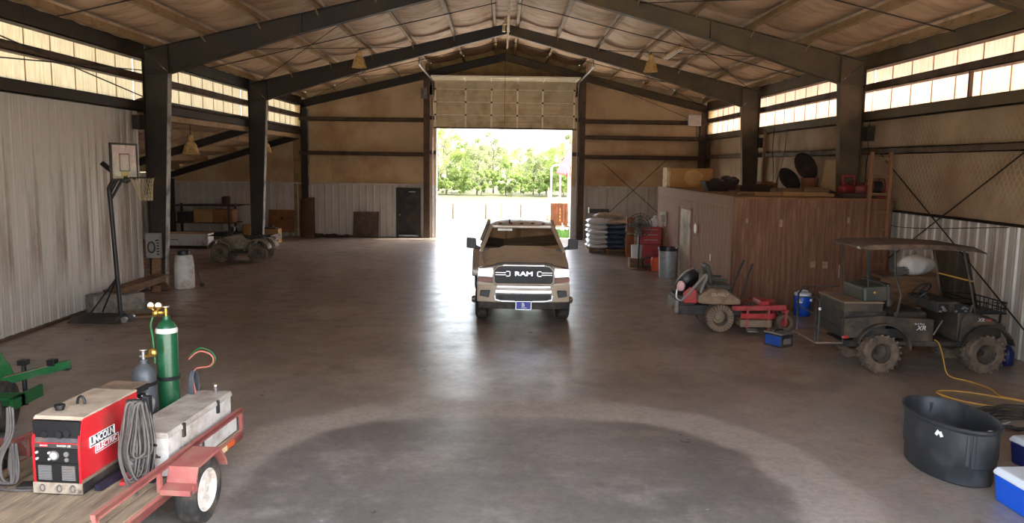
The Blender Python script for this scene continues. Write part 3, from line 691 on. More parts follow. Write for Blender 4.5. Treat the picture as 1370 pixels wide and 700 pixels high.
# ------------------------------------------------------------------ outdoors
def ground_mat():
    m = bpy.data.materials.new('gravel_and_pasture'); m.use_nodes = True; t = m.node_tree; n = t.nodes; L = t.links
    b = n['Principled BSDF']; b.inputs['Roughness'].default_value = 0.95
    tc = n.new('ShaderNodeTexCoord'); sx = n.new('ShaderNodeSeparateXYZ'); L.new(tc.outputs['Object'], sx.inputs[0])
    no = n.new('ShaderNodeTexNoise'); no.inputs['Scale'].default_value = 0.4; no.inputs['Detail'].default_value = 8; L.new(tc.outputs['Object'], no.inputs[0])
    gr = n.new('ShaderNodeMix'); gr.data_type = 'RGBA'; gr.inputs[6].default_value = C(70,72,32); gr.inputs[7].default_value = C(80,78,38); L.new(no.outputs[0], gr.inputs[0])
    gv = n.new('ShaderNodeMix'); gv.data_type = 'RGBA'; gv.inputs[6].default_value = C(214,208,198); gv.inputs[7].default_value = C(190,182,168); L.new(no.outputs[0], gv.inputs[0])
    ad = n.new('ShaderNodeMath'); ad.operation = 'MULTIPLY_ADD'; ad.inputs[1].default_value = 3.0; L.new(no.outputs[0], ad.inputs[0]); L.new(sx.outputs[1], ad.inputs[2])
    r = n.new('ShaderNodeMapRange'); r.inputs['From Min'].default_value = 47.5; r.inputs['From Max'].default_value = 49.5; L.new(ad.outputs[0], r.inputs[0])
    mx = n.new('ShaderNodeMix'); mx.data_type = 'RGBA'; L.new(r.outputs[0], mx.inputs[0]); L.new(gv.outputs[2], mx.inputs[6]); L.new(gr.outputs[2], mx.inputs[7])
    L.new(mx.outputs[2], b.inputs['Base Color'])
    return m
mb = MB()
def gh(x, y): return -0.06 + (0.0 if y < 60 else (y-60)*0.012 - (x*0.012 if y > 60 else 0)*min(1,(y-60)/20)) + (0.03*max(0,y-110))
xs = [-260,-120,-60,-30,-15,0,15,30,60,120,260]; ys = [-60,-20,3.5,20,35.8,48,60,70,80,95,110,140,200,320]
mb.add([(x,y,gh(x,y)-(.3 if (-15<=x<=15 and 4<y<35.8) else 0)) for x in xs for y in ys], [(i*len(ys)+j,(i+1)*len(ys)+j,(i+1)*len(ys)+j+1,i*len(ys)+j+1) for i in range(len(xs)-1) for j in range(len(ys)-1)])
ground = struct(mb.build('ground', ground_mat(), None, 60, fix=False))

M_LEAF = [trans_mat('spring_leaf_light', C(150,164,96), C(128,142,80), .45), trans_mat('spring_leaf_mid', C(128,146,82), C(110,126,70), .45), trans_mat('spring_leaf_grey', C(140,146,106), C(122,128,92), .45)]
M_BARK = mat('pale_bark', C(92,84,74), 0.9, 0, 0.2, 3)
def leaf_mesh(seed, H, Rw, n, size, narrow=1.0):
    r = random.Random(seed); vs = []; fs = []
    lumps = []
    for k in range(34):
        h = H*(0.10+0.86*r.random()**.9); prof = max(.1, math.sin(PI*min(1,(h/H-0.02)/1.0)))**0.6
        a = r.random()*2*PI; d = Rw*prof*r.random()**0.5
        lumps.append((d*math.cos(a)*narrow, d*math.sin(a), h, H*(0.05+0.06*r.random())))
    for k in range(n):
        lx, ly, lz_, lr = lumps[r.randrange(len(lumps))]
        v = Vector((r.gauss(0,1), r.gauss(0,1), r.gauss(0,1))).normalized()*lr*(r.random()**0.4)
        c = Vector((lx,ly,lz_))+v
        a = Vector((r.gauss(0,1), r.gauss(0,1), r.gauss(0,1))).normalized(); b_ = a.orthogonal().normalized()
        s_ = size*(.6+.8*r.random()); o = len(vs)
        vs += [c-a*s_, c+b_*s_*.55, c+a*s_, c-b_*s_*.55]; fs.append((o,o+1,o+2,o+3))
    m_ = MB(); m_.add(vs, fs); return m_
def trunk_mesh(seed, H):
    r = random.Random(seed+50); m_ = MB()
    sway = [(r.uniform(-.1,.1)*i, r.uniform(-.1,.1)*i, H*.16*i) for i in range(6)]
    m_.tube(smoothpts(sway,2), [H*.016*(1-.07*i) for i in range(11)], 7)
    for k in range(6):
        h = H*(.3+.09*k); a = r.random()*2*PI; l = H*.2
        m_.tube([(0,0,h),(l*.5*math.cos(a),l*.5*math.sin(a),h+l*.35),(l*math.cos(a),l*math.sin(a),h+l*.9)], [H*.007,H*.005,H*.002], 5)
    return m_
TREES = []
for k, (H, Rw) in enumerate(((8.2,2.6),(6.6,2.4),(9.2,2.4))):
    TREES.append((leaf_mesh(k*11+1, H, Rw, 6000, .095).mesh('foliage', M_LEAF[k], None, False), trunk_mesh(k*11+1, H).mesh('trunk', M_BARK, 60)))
spots = [(-13.5,84,0,1.0),(-9.6,82,2,.86),(-6.9,86,2,.84),(-5.6,79,0,.84),(-4.1,83,1,.78),(-2.6,80,2,.66),(-1.0,84,2,.74),(0.3,80,1,.62),(1.9,86,0,.62),(3.1,82,2,.56),(4.6,85,1,.68),(5.8,80,0,.68),(7.4,84,2,.74),(8.8,81,0,.88),(11.5,83,2,1.0),(14.5,86,0,1.05)]
OR = ['leftmost','second','third','fourth','fifth','sixth','seventh','eighth','ninth','tenth','eleventh','twelfth','thirteenth','fourteenth','fifteenth','rightmost']
for i, (x, y, k, sc_) in enumerate(spots):
    t = thing('tree', '%s pale green tree%s in the tree line beyond the doorway' % (OR[i], '' if 'most' in OR[i] else ' from the left'), 'tree', (x, y, gh(x,y)-.05), rnd.random()*6, 'trees beyond the pasture')
    t.scale = (sc_,sc_,sc_)
    f = obj('foliage', TREES[k][0], t); tag(f, kind='stuff'); obj('trunk', TREES[k][1], t)
bm_ = leaf_mesh(91, 2.2, 2.2, 3000, .09).mesh('foliage', M_LEAF[1], None, False)
bt_ = trunk_mesh(91, 2.0).mesh('stem', M_BARK, 60)
for i, x in enumerate((-11,-8,-5.0,-2.2,0.8,3.6,6.0,8.6,11.5)):
    y = 78.5+rnd.random()*2
    t = thing('bush', '%s low green bush from the left under the tree line' % OR[i].replace('leftmost','first'), 'bush', (x,y,gh(x,y)-.05), rnd.random()*6, 'bushes under the tree line')
    sc_ = .8+.5*rnd.random(); t.scale = (sc_*1.1,sc_,sc_); tag(obj('foliage', bm_, t), kind='stuff'); obj('stem', bt_, t)
# far wooded rise so that the gaps between the trunks read as woods
for i, x in enumerate((-30,-22,-15,-8,-2,4.5,10,17,25,33)):
    y = 104+4*rnd.random(); t = thing('far_tree', '%s hazy tree from the left behind the tree line' % OR[i].replace('leftmost','first'), 'tree', (x,y,gh(x,y)-.2), rnd.random()*6, 'far hazy trees')
    t.scale = (1.5,1.2,.60); tag(obj('foliage', TREES[(i*2)%3][0], t), kind='stuff'); obj('trunk', TREES[(i*2)%3][1], t)
# pasture fence
fe = thing('wire_fence', 'thin wire fence with weathered posts across the pasture', 'fence', (0,48.6,0))
for x in (-16,-13,-10,-6.2,-3.05,-1.05,-.1,1.08,4.2,7.4,11,15):
    MB().cyl((x,0,-.3),(x,0,.86),.05 if x not in (-.1,) else .025,n=7).build('post', M_BARK, fe)
for z in (.3,.55,.8): MB().cyl((-18,0,z),(17,0,z),.008,n=4).build('wire', M_STEELB, fe)
# red building edge beyond the right jamb
rb = thing('red_shed', 'red metal open-sided shed just outside right edge of doorway', 'shed', (3.22,41.2,0))
MB().add([(0,0,2.75),(0,8,2.75),(2.0,8,6.4),(2.0,0,6.4),(0,0,2.83),(0,8,2.83),(2.0,8,6.48),(2.0,0,6.48)],[(0,1,2,3),(4,5,6,7),(0,1,5,4),(0,3,7,4)]).build('roof', M_PLYR, rb)
MB().prism([(0,2.8),(2.0,6.4),(2.0,2.7),(0,2.7)], -.03, 0, 'y').build('gable_sheet', M_PLYR, rb)
for x, y in ((.25,.1),(.25,7.8),(1.9,.1)): MB().box(x-.07,x+.07,y-.07,y+.07,-.06,2.75).build('post', M_GREY, rb)
for k in range(5):
    m_ = MB().lathe([(.001,-.22),(.2,-.22),(.245,-.15),(.245,.15),(.2,.22),(.001,.22)], 14, Matrix.Translation((3.62+.08*(k%2),40.7,.17+k*.42)) @ Euler((0,PI/2,0)).to_matrix().to_4x4())
    o = m_.build('net_wrap_bale', M_WHITESH, None, 40); tag(o, 'white wrapped bale in the stack under the red shed, %s from the ground' % ['first','second','third','fourth','topmost'][k], 'bale', 'white bales under the red shed')
# farm machine parked outside
hm = thing('hay_machine', 'rusty farm machine with white tube hoop and tilted deck outside doorway', 'farm machine', (2.73,38.9,-.06))
MB().tube([(-.42,.1,.5),(-.42,.1,3.18),(-.34,.1,3.3),(-.2,.1,3.34),(.2,.1,3.34),(.34,.1,3.3),(.42,.1,3.18),(.42,.1,.5)], .045, 8).build('hoop', M_WHITE, hm)
MB().cyl((-.42,.1,1.75),(.42,.1,1.75),.03,n=6).cyl((-.2,.1,1.3),(-.1,.1,1.8),.025,n=6).build('cross_tube', M_WHITE, hm)
dk = MB().cbox((0,-.1,.95),(.84,.06,1.1),(-.25,0,0)).build('deck', M_RUSTM, hm)
for k in range(5): MB().cbox((-.34+.17*k,-.13,.95),(.03,.05,1.08),(-.25,0,0)).build('deck_rib', M_RUSTM, dk)
for k in range(4): MB().cbox((0.02,-.145+.05*(k-1.5)*1.0,.68+.17*k),(.05,.03,.1),(-.25,0,0)).build('deck_plate', M_YCORD, dk)
for s in (-1,1):
    for q in range(3): MB().beam((s*(.5+.06*q),.0,.35),(s*(.44+.03*q),.9,2.0+.1*q),.04).build('side_bar', mat('pink_faded_steel', C(176,128,116),0.7,0,.2), hm)
MB().cyl((-.75,0,.36),(.75,0,.36),.05,n=8).build('axle', M_WHITE, hm)
wz = MB().lathe([(.16,-.09),(.3,-.1),(.36,-.05),(.36,.05),(.3,.1),(.16,.09)],18,Matrix.Translation((.62,0,.37))@Euler((0,PI/2,0)).to_matrix().to_4x4()).build('wheel', M_RUBBER, hm, 40)
MB().cyl((.54,0,.37),(.7,0,.37),.15,n=12).build('rim', M_RUSTM, wz, 40)
wz2 = MB().lathe([(.16,-.09),(.3,-.1),(.36,-.05),(.36,.05),(.3,.1),(.16,.09)],18,Matrix.Translation((-.62,0,.37))@Euler((0,PI/2,0)).to_matrix().to_4x4()).build('wheel', M_RUBBER, hm, 40)
MB().beam((.2,-.5,.0),(.1,-.1,.75),.05).build('stand', M_WHITE, hm)
# grass outside the opening
def tuft(n, rx, ry, h, seed):
    r = random.Random(seed); vs = []; fs = []
    for k in range(n):
        x = r.uniform(-rx,rx); y = r.uniform(-ry,ry); a = r.random()*PI; hh = h*(.5+.6*r.random()); w_ = .012; o = len(vs)
        dx, dy = math.cos(a)*w_, math.sin(a)*w_; lx, ly = r.gauss(0,.06), r.gauss(0,.06)
        vs += [(x-dx,y-dy,0),(x+dx,y+dy,0),(x+lx,y+ly,hh)]; fs.append((o,o+1,o+2))
    m_ = MB(); m_.add(vs, fs); return m_
g_ = tuft(2600, .75, 1.5, .34, 5).build('grass', mat('grass_blade', C(70,110,38), 0.8, 0, .3, 2), None, None, fix=False, loc=(2.72,38.0,-.07))
tag(g_, 'patch of tall green grass beneath the farm machine outside', 'grass', None, 'stuff')

# ------------------------------------------------------------------ pickup truck
def wheel(par, c, R, w_, side=1, rimR=None, tyre=M_RUBBER, rim=M_CHROME, knobs=0, hub=None, name='wheel', axis_rot=0.0, spokes=8, dish=0.03):
    """axle along local x; outer face towards side*x"""
    rimR = rimR or R*.58
    A = Matrix.Rotation(PI/2, 4, 'Y')
    h = w_/2
    prof = [(rimR,-h*.8),(rimR+.02,-h*.95),(R*.86,-h),(R*.97,-h*.82),(R,-h*.5),(R,h*.5),(R*.97,h*.82),(R*.86,h),(rimR+.02,h*.95),(rimR,h*.8)]
    mb = MB().lathe(prof, 28, A)
    if knobs:
        for k in range(knobs):
            a = 2*PI*k/knobs
            for q, off in ((-1,0),(1,PI/knobs)):
                T = Matrix.Rotation(a+off,4,'X') @ Matrix.Translation((q*h*.52,0,R)) @ Matrix.Rotation(q*.35,4,'Z')
                mb.box(-h*.46,h*.46,-R*.06,R*.06,-.03,.012,T)
    else:
        for q in (-.45,0,.45): mb.lathe([(R+.004,(q-.12)*h),(R+.004,(q+.12)*h)],28,A)
    wo_ = mb.build(name, tyre, par, 35, loc=c, rot=(0,0,axis_rot), fix=False)
    o = side*h
    rm = MB().lathe([(rimR+.005,side*h*.85),(rimR-.005,side*h*.9),(rimR*.9,side*(h*.75)),(rimR*.86,side*(h*.75-dish)),(rimR*.5,side*(h*.7-dish)),(rimR*.42,side*(h*.8-dish)),(.001,side*(h*.82-dish))],24,A)
    for k in range(spokes):
        a = 2*PI*k/spokes; T = Matrix.Rotation(a,4,'X')
        rm.cyl(T@Vector((side*(h*.72-dish),0,rimR*.3)),T@Vector((side*(h*.86-dish),0,rimR*.3)),.012,n=6)
    rm.build('rim', rim, wo_, 35, fix=False)
    if hub: MB().lathe([(.001,side*(h*.7+hub)),(.05,side*(h*.7+hub)),(.075,side*(h*.7+hub*.8)),(.085,side*(h*.6)),(.10,side*(h*.5))],16,A).build('hub', M_CHROME, wo_, 40, fix=False)
    return wo_
tk = thing('pickup_truck', 'tan crew cab pickup truck facing the viewer on the concrete floor', 'truck', (0.395, 16.98, 0))
# lower body: side profile with wheel arches, lofted a little narrower towards the top
def side_profile():
    p = [(-.80,.52),(-.50,.50)]
    p += [(q[0],q[1]) for q in arc(0,.42,.50,PI*.93,PI*.07,12)]
    p += [(.55,.46),(3.25,.46)]
    p += [(q[0],q[1]) for q in arc(3.8,.42,.50,PI*.93,PI*.07,12)]
    p += [(4.35,.55),(5.05,.60),(5.05,1.36),(2.75,1.38),(2.70,1.36),(.55,1.37),(-.35,1.24),(-.80,1.16)]
    return p
sp = side_profile()
vs = []
def bw(z): return .965-.02*max(0,(z-.9))/.5-.05*max(0,.75-z)/.3
for s in (-1,1):
    for y, z in sp: vs.append((s*(bw(z)-(.07*max(0,(-.35-y)/.45)**2)), y, z))
k = len(sp)
body = MB().add(vs, [tuple(range(k)), tuple(range(2*k-1,k-1,-1))]+[(i,(i+1)%k,(i+1)%k+k,i+k) for i in range(k)]).build('body', M_PAINT, tk, 40, bevel=.012)
# hood with a raised centre
def hood(u, v):
    x = -.90+1.80*u; y = -.84+1.36*v; ax = abs(x)
    z = 1.235+.225*v-.03*(1-v)**3
    z += .055*max(0,1-max(0,(ax-.40))/.13) if ax < .53 else 0
    z -= .10*max(0,(ax-.66)/.24)**2
    z -= .07*max(0,(.10-v)/.10)**2 + (.05*max(0,(.25-v)/.25) if ax > .60 else 0)
    return (x*(1-.035*(1-v)), y+.05*(ax/.9)**2*(1-v), z)
MB().grid(hood, 28, 16).build('hood', M_PAINT, tk, 50)
MB().prism([(-.62,1.258),(-.55,1.292),(-.42,1.312),(.42,1.312),(.55,1.292),(.62,1.258),(.60,1.24),(.40,1.285),(-.40,1.285),(-.60,1.24)], -.905, -.83, 'y').build('hood_deflector', M_BLACK, tk, bevel=.004)
# front clip: painted panel behind grille and lamps
MB().prism([(-.90,.60),(.90,.60),(.93,.95),(.92,1.20),(.60,1.255),(-.60,1.255),(-.92,1.20),(-.93,.95)], -.86, -.74, 'y').build('front_panel', M_PAINTD, tk, bevel=.02)
gr = MB().prism([(-.60,.92),(-.55,.87),(.55,.87),(.60,.92),(.60,1.14),(.52,1.225),(.40,1.24),(-.40,1.24),(-.52,1.225),(-.60,1.14)], -.90, -.85, 'y').build('grille', M_BLACK, tk, bevel=.006)
for q in range(9): MB().box(-.56,.56,-.91,-.90,.90+.035*q,.912+.035*q).build('grille_bar', M_BLACKD, gr)
for q in range(23): MB().box(-.55+.05*q-.004,-.55+.05*q+.004,-.912,-.9,.89,1.19).build('grille_bar', M_BLACKD, gr)
ring = [(-.61,.92),(-.56,.865),(.56,.865),(.61,.92),(.61,1.14),(.53,1.235),(.40,1.255),(-.40,1.255),(-.53,1.235),(-.61,1.14)]
MB().tube([(x,-.90,z) for x,z in ring], .018, 8, True).build('grille_surround', M_PAINT, gr, 60)
MB().cbox((0,-.915,1.256),(.86,.03,.035)).build('grille_top_bar', M_CHROME, gr, bevel=.01)
text('RAM', .118, M_CHROME, gr, (0,-.925,1.085), (PI/2,0,0), ext=.012, sx=1.55, bold=.004)
for s in (-1,1):
    MB().box(min(s*.27,s*.36),max(s*.27,s*.36),-.935,-.905,1.125,1.145).box(min(s*.27,s*.36),max(s*.27,s*.36),-.935,-.905,1.03,1.05).box(min(s*.27,s*.292),max(s*.27,s*.292),-.935,-.905,1.03,1.145).box(min(s*.36,s*.58),max(s*.36,s*.58),-.93,-.905,1.10,1.118).box(min(s*.36,s*.58),max(s*.36,s*.58),-.93,-.905,1.055,1.073).build('grille_wing', M_CHROME, gr, bevel=.003)
    hl = MB().prism([(s*.62,1.205),(s*.93,1.19),(s*.945,1.02),(s*.63,1.00)], -.885, -.80, 'y').build('headlamp', M_CHROME, tk, bevel=.01)
    for q in (.705,.855): MB().lathe([(.001,0),(.05,.004),(.068,.018),(.07,.03)],16,Matrix.Translation((s*q,-.905,1.105))@Matrix.Rotation(-PI/2,4,'X')).build('lamp', M_LAMP, hl, 40, fix=False)
    MB().prism([(s*.62,.985),(s*.945,1.0),(s*.93,.90),(s*.66,.90)], -.88, -.80, 'y').build('turn_signal', M_AMBER, hl, bevel=.008)
    MB().prism([(s*.60,.88),(s*.93,.92),(s*.94,.86),(s*.60,.83)], -.90, -.80, 'y').build('lamp_trim', M_PAINT, tk, bevel=.012)
bp_ = MB().loft([[(x,-.97+.10*(abs(x)/.95)**3,z) for z in (.50,.86)]+[(x,-.80,.86),(x,-.80,.50)] for x in [-.95+.1*i for i in range(20)]]).build('front_bumper', M_PAINT, tk, 40, bevel=.02)
MB().loft([[(x,-.992+.08*(abs(x)/.95)**3,z) for z in (.80,.855)]+[(x,-.93+.08*(abs(x)/.95)**3,.855),(x,-.93+.08*(abs(x)/.95)**3,.80)] for x in [-.55+.11*i for i in range(11)]]).build('bumper_chrome_bar', M_CHROME, bp_, 40, bevel=.008)
MB().loft([[(x,-1.0+.08*(abs(x)/.95)**3,z) for z in (.69,.765)]+[(x,-.93+.08*(abs(x)/.95)**3,.765),(x,-.93+.08*(abs(x)/.95)**3,.69)] for x in [-.58+.116*i for i in range(11)]]).build('bumper_chrome_bar', M_CHROME, bp_, 40, bevel=.01)
MB().prism([(-.56,.675),(.56,.675),(.56,.56),(.40,.53),(-.40,.53),(-.56,.56)], -.985, -.93, 'y').build('lower_intake', M_BLACK, bp_, bevel=.005)
for q in range(3): MB().box(-.5,.5,-.995,-.98,.575+.03*q,.585+.03*q).build('intake_bar', M_BLACKD, bp_)
for s in (-1,1):
    MB().cyl((s*.47,-1.02,.60),(s*.47,-.96,.60),.05,n=12).build('tow_hook', M_BLACKD, bp_)
    MB().prism([(s*.60,.66),(s*.58,.545),(s*.42,.515),(s*.14,.515),(s*.18,.545),(s*.42,.55),(s*.56,.575),(s*.575,.66)], -1.0, -.95, 'y').build('lower_chrome_lip', M_CHROME, bp_, bevel=.006)
    MB().prism([(s*.68,.75),(s*.88,.74),(s*.89,.63),(s*.71,.60)], -.955, -.88, 'y').build('fog_pocket', M_BLACK, bp_, bevel=.01)
MB().loft([[(x,-.95+.10*(abs(x)/.92)**3,z) for z in (.36,.51)]+[(x,-.80,.51),(x,-.80,.36)] for x in [-.92+.1*i for i in range(19)]+[.92]]).build('air_dam', M_BLACKD, tk, 40, bevel=.01)
pl_ = MB().box(-.155,.155,-1.03,-1.015,.375,.53).build('number_plate', mat('plate_blue', C(24,34,150),.3,0,.04), bp_, bevel=.003)
MB().box(-.16,.16,-1.034,-1.018,.53,.54).box(-.16,.16,-1.034,-1.018,.365,.375).box(-.16,-.15,-1.034,-1.018,.365,.54).box(.15,.16,-1.034,-1.018,.365,.54).build('plate_frame', M_CHROME, pl_)
text('B', .115, M_WHITEP, pl_, (-.01,-1.032,.462), (PI/2,0,0), bold=.004)
MB().box(-.05,.06,-1.036,-1.03,.40,.41).build('plate_underline', M_WHITEP, pl_)
# greenhouse
bx = .895; tx = .695
A0 = (bx,.50,1.40); A1 = (tx,1.27,1.885); C0 = (bx,3.02,1.37); C1 = (tx,2.82,1.89)
def mir_(p, s): return (s*p[0], p[1], p[2])
for s in (-1,1):
    MB().beam(mir_(A0,s), mir_(A1,s), .075, .10).build('windscreen_pillar', M_PAINT, tk, bevel=.012)
    MB().beam(mir_(C0,s), mir_(C1,s), .10, .24, up=(1,0,0)).build('rear_pillar', M_PAINT, tk, bevel=.012)
    MB().beam((s*.91,1.72,1.36), (s*.71,1.74,1.88), .05, .12, up=(1,0,0)).build('door_pillar', M_BLACK, tk)
    MB().add([(s*.91,.62,1.38),(s*.91,1.68,1.38),(s*.715,1.68,1.87),(s*.715,1.30,1.87)],[(0,1,2,3)]).add([(s*.91,1.78,1.38),(s*.90,2.9,1.38),(s*.715,2.78,1.87),(s*.715,1.78,1.87)],[(0,1,2,3)]).build('side_window', M_GLASS, tk, fix=False)
    MB().beam((s*.925,.55,1.375),(s*.925,3.0,1.375),.03,.03).build('window_trim', M_PAINTD, tk)
MB().add([(-.86,.51,1.415),(.86,.51,1.415),(.685,1.255,1.875),(-.685,1.255,1.875),(-.86,.50,1.42),(.86,.50,1.42),(.685,1.245,1.88),(-.685,1.245,1.88)],[(0,1,2,3),(7,6,5,4)]).build('windscreen', M_GLASS, tk, fix=False)
MB().add([(-.80,3.0,1.42),(.80,3.0,1.42),(.66,2.84,1.86),(-.66,2.84,1.86)],[(0,1,2,3)]).build('rear_window', M_GLASS, tk, fix=False)
MB().prism([(-.88,1.38),(.88,1.38),(.84,1.44),(-.84,1.44)], .44, .54, 'y').build('cowl', M_BLACK, tk)
for s in (-1,.15): MB().cyl((s*.62+.3,.47,1.44),(s*.62-.2,.60,1.49),.008,n=5).build('wiper', M_BLACK, tk)
def roof(u, v):
    x = -.73+1.46*u; y = 1.22+1.70*v; e = (2*u-1)
    return (x, y, 1.895+.10*math.sin(PI*min(1,v*1.6+.0)/2 if v < .6 else PI/2)-.075*abs(e)**4-.05*max(0,(v-.85)/.15)**2)
rf = MB().grid(roof, 16, 12).grid(lambda u, v: (roof(u,v)[0], roof(u,v)[1], roof(u,v)[2]-.04), 16, 12).build('roof', M_PAINT, tk, 50, fix=False)
MB().box(-.72,.72,1.21,1.26,1.865,1.90).build('windscreen_header', M_PAINT, tk, bevel=.01)
for x in (-.5,-.25,0,.25,.5): MB().ball((x,1.36,1.945),.035,10,(1.3,1,.6)).build('clearance_lamp', M_AMBER, rf, 50)
MB().tube([(-.28,1.5,1.94),(-.28,1.5,2.03)],.02,6).build('antenna', M_BLACK, rf)
for s in (-1,1):
    mr = MB().loft([[(s*(.95+.0),.66,1.42),(s*.95,.72,1.42),(s*.95,.72,1.47),(s*.95,.66,1.47)],[(s*1.02,.66,1.42),(s*1.02,.74,1.42),(s*1.02,.74,1.50),(s*1.02,.66,1.50)],[(s*1.03,.63,1.42),(s*1.03,.76,1.42),(s*1.03,.76,1.66),(s*1.03,.63,1.66)],[(s*1.24,.64,1.44),(s*1.24,.76,1.44),(s*1.24,.76,1.67),(s*1.24,.64,1.67)]]).build('side_mirror', M_BLACK, tk, bevel=.02)
    MB().beam((s*.88,.70,1.43),(s*1.06,.70,1.455),.07,.06).build('mirror_arm', M_BLACK, mr, bevel=.01)
    MB().cyl((s*.965,.9,1.1),(s*.965,1.1,1.1),.02,n=6).build('door_handle', M_CHROME, tk)
# cabin
MB().box(-.86,.86,.56,2.96,1.372,1.386).build('cabin_liner', M_BLACK, tk)
MB().box(-.87,.87,3.1,5.0,1.378,1.392).build('bed_dark_plate', M_BLACK, tk)  # added black plate in place of the open bed's dark hollow
MB().box(-.84,.84,.55,.95,1.05,1.36).build('dashboard', M_BLACK, tk, bevel=.04)
for s in (-1,1):
    se = MB().box(s*.42-.25,s*.42+.25,1.35,1.85,.8,1.05).cbox((s*.42,1.92,1.3),(.5,.16,.62),(-.15,0,0)).build('seat', M_BLACKD, tk, bevel=.05)
    MB().cbox((s*.42,1.99,1.70),(.27,.10,.17)).build('headrest', M_BLACKD, se, bevel=.03)
MB().cbox((0,2.55,1.3),(1.4,.15,.6)).build('rear_seat', M_BLACKD, tk, bevel=.04)
MB().tube([(.40+.19*math.cos(a),1.0+.07*math.sin(a),1.33+.17*math.sin(a)) for a in [2*PI*i/18 for i in range(18)]],.016,6,True).build('steering_wheel', M_BLACK, tk, 60)
MB().cbox((0,1.15,1.79),(.26,.03,.07)).build('rear_view_mirror', M_BLACK, tk, bevel=.01)
MB().box(-.55,-.22,1.12,1.14,1.74,1.84).build('rear_window_light', M_WHITESH, tk)  # white plate standing for brightness seen through the rear window
# bed
MB().box(-.94,-.86,3.1,5.05,1.3,1.42).box(.86,.94,3.1,5.05,1.3,1.42).build('bed_rail', M_BLACK, tk, bevel=.01)
for s in (-1,1):
    MB().prism([(3.15,.45)]+[(q[0],q[1]) for q in arc(3.8,.46,.66,PI*.96,PI*.04,14)]+[(4.45,.45),(4.36,.45)]+[(q[0],q[1]) for q in arc(3.8,.42,.50,PI*.03,PI*.97,12)]+[(3.25,.45)], min(s*.95,s*1.20), max(s*.95,s*1.20), 'x').build('rear_fender', M_PAINT, tk, 40, bevel=.03)
    wheel(tk, (s*.865,0,.40), .40, .27, s, .235, hub=.13)
    wheel(tk, (s*1.02,3.8,.40), .40, .25, s, .235, hub=.02)
    wheel(tk, (s*.73,3.8,.40), .40, .25, s, .235)
    MB().box(min(s*.70,s*1.0),max(s*.70,s*1.0),.53,.55,.18,.55).build('mud_flap', M_BLACK, tk)
MB().cyl((-.8,0,.4),(.8,0,.4),.06,n=8).cyl((-.8,3.8,.4),(.8,3.8,.4),.07,n=8).ball((0,3.8,.4),.17,12).box(-.45,-.37,-.7,4.9,.5,.62).box(.37,.45,-.7,4.9,.5,.62).build('chassis', M_BLACKD, tk)
# ------------------------------------------------------------------ welding trailer (left foreground)
TRZ = -0.089; TC, TS = math.cos(.089), math.sin(.089)
def tl(x, y, z=0.0): return (-3.81+x*TC+y*TS, 7.05-x*TS+y*TC, z)
M_RED_IN = M_REDT
tr = thing('utility_trailer', 'faded red utility trailer with plank deck and spoked white wheel in left foreground', 'trailer', tl(0,0), TRZ)
DZ = 0.44
pw = 0.138
for k in range(12):      # deck planks, one by one
    x = -.80+k*pw
    MB().box(x+.004, x+pw-.004, -2.0, 1.36, DZ-.035, DZ-.004*(k%3)).build('deck_plank', M_WOOD, tr, bevel=.004)
fr_ = MB()
for s in (-1,1):
    fr_.box(min(s*.80,s*.86), max(s*.80,s*.86), -2.0, 1.39, DZ-.12, DZ-.045).box(min(s*.845,s*.86), max(s*.845,s*.86), -2.0, 1.39, DZ-.12, DZ-.02)
for y in (-1.9,-1.2,-.4,.4,1.34): fr_.box(-.84,.84,y,y+.05,DZ-.11,DZ-.04)
fr_.build('frame', M_REDT, tr, bevel=.004)
for s in (-1,1):
    rl = MB().box(min(s*.815,s*.86), max(s*.815,s*.86), -1.27, 1.40, .615, .655).box(min(s*.853,s*.86), max(s*.853,s*.86), -1.27, 1.40, .60, .655)
    rl.build('side_rail', M_REDT, tr, bevel=.004)
    for y in (-1.27,-.34,.36,1.36): MB().box(min(s*.825,s*.86), max(s*.825,s*.86), y, y+.045, DZ-.06, .62).build('rail_post', M_REDT, tr, bevel=.003)
    # fender: flat top with sloped ends
    fp = [(-.36,.42),(-.36,.47),(-.24,.49),(-.19,.62),(.26,.64),(.40,.46),(.40,.42),(.385,.42),(.25,.615),(-.175,.60),(-.225,.47),(-.34,.45),(-.34,.42)]
    MB().prism(fp, min(s*.86,s*1.13), max(s*.86,s*1.13), 'x').build('fender', M_REDT, tr, bevel=.004)
    MB().box(min(s*1.125,s*1.135), max(s*1.125,s*1.135), -.30, -.22, .42, .49).build('fender_lip', M_REDT, tr)
    wheel(tr, (s*1.0,.07,.305), .305, .19, s, .19, M_RUBBER, mat('white_steel_rim', C(214,206,196),.5,0,.06,4,C(150,110,90),.25,6), spokes=5, dish=.02)
MB().cyl((-1.0,.07,.305),(1.0,.07,.305),.035,n=8).build('axle', M_RUSTM, tr)
MB().prism([(-1.42,.30),(-1.38,.30),(-1.02,.44),(-1.05,.46)], .86, .98, 'x').build('tail_bracket', M_REDT, tr)
MB().box(.862,.868,1.0,1.16,DZ-.10,DZ-.045).build('decal_strip', mat('orange_decal', C(226,96,40),.5,0,.1), tr)
MB().box(.862,.868,.80,.98,DZ-.105,DZ-.05).build('decal_strip', mat('cream_decal', C(220,196,150),.5,0,.1), tr)
MB().cyl((-.0,1.9,DZ-.08),(-.5,1.36,DZ-.08),.04,n=6).cyl((0,1.9,DZ-.08),(.5,1.36,DZ-.08),.04,n=6).cyl((0,1.8,DZ-.08),(0,2.2,DZ-.08),.045,n=8).build('tongue', M_REDT, tr)
MB().cyl((0,1.95,.02),(0,1.95,.5),.03,n=8).cyl((0,1.95,0),(0,1.95,.02),.07,n=10).build('jack_stand', M_RUSTM, tr)
MB().box(.80,.83,.62,1.30,DZ+.0,.60).build('side_plate', M_WHITE, tr)

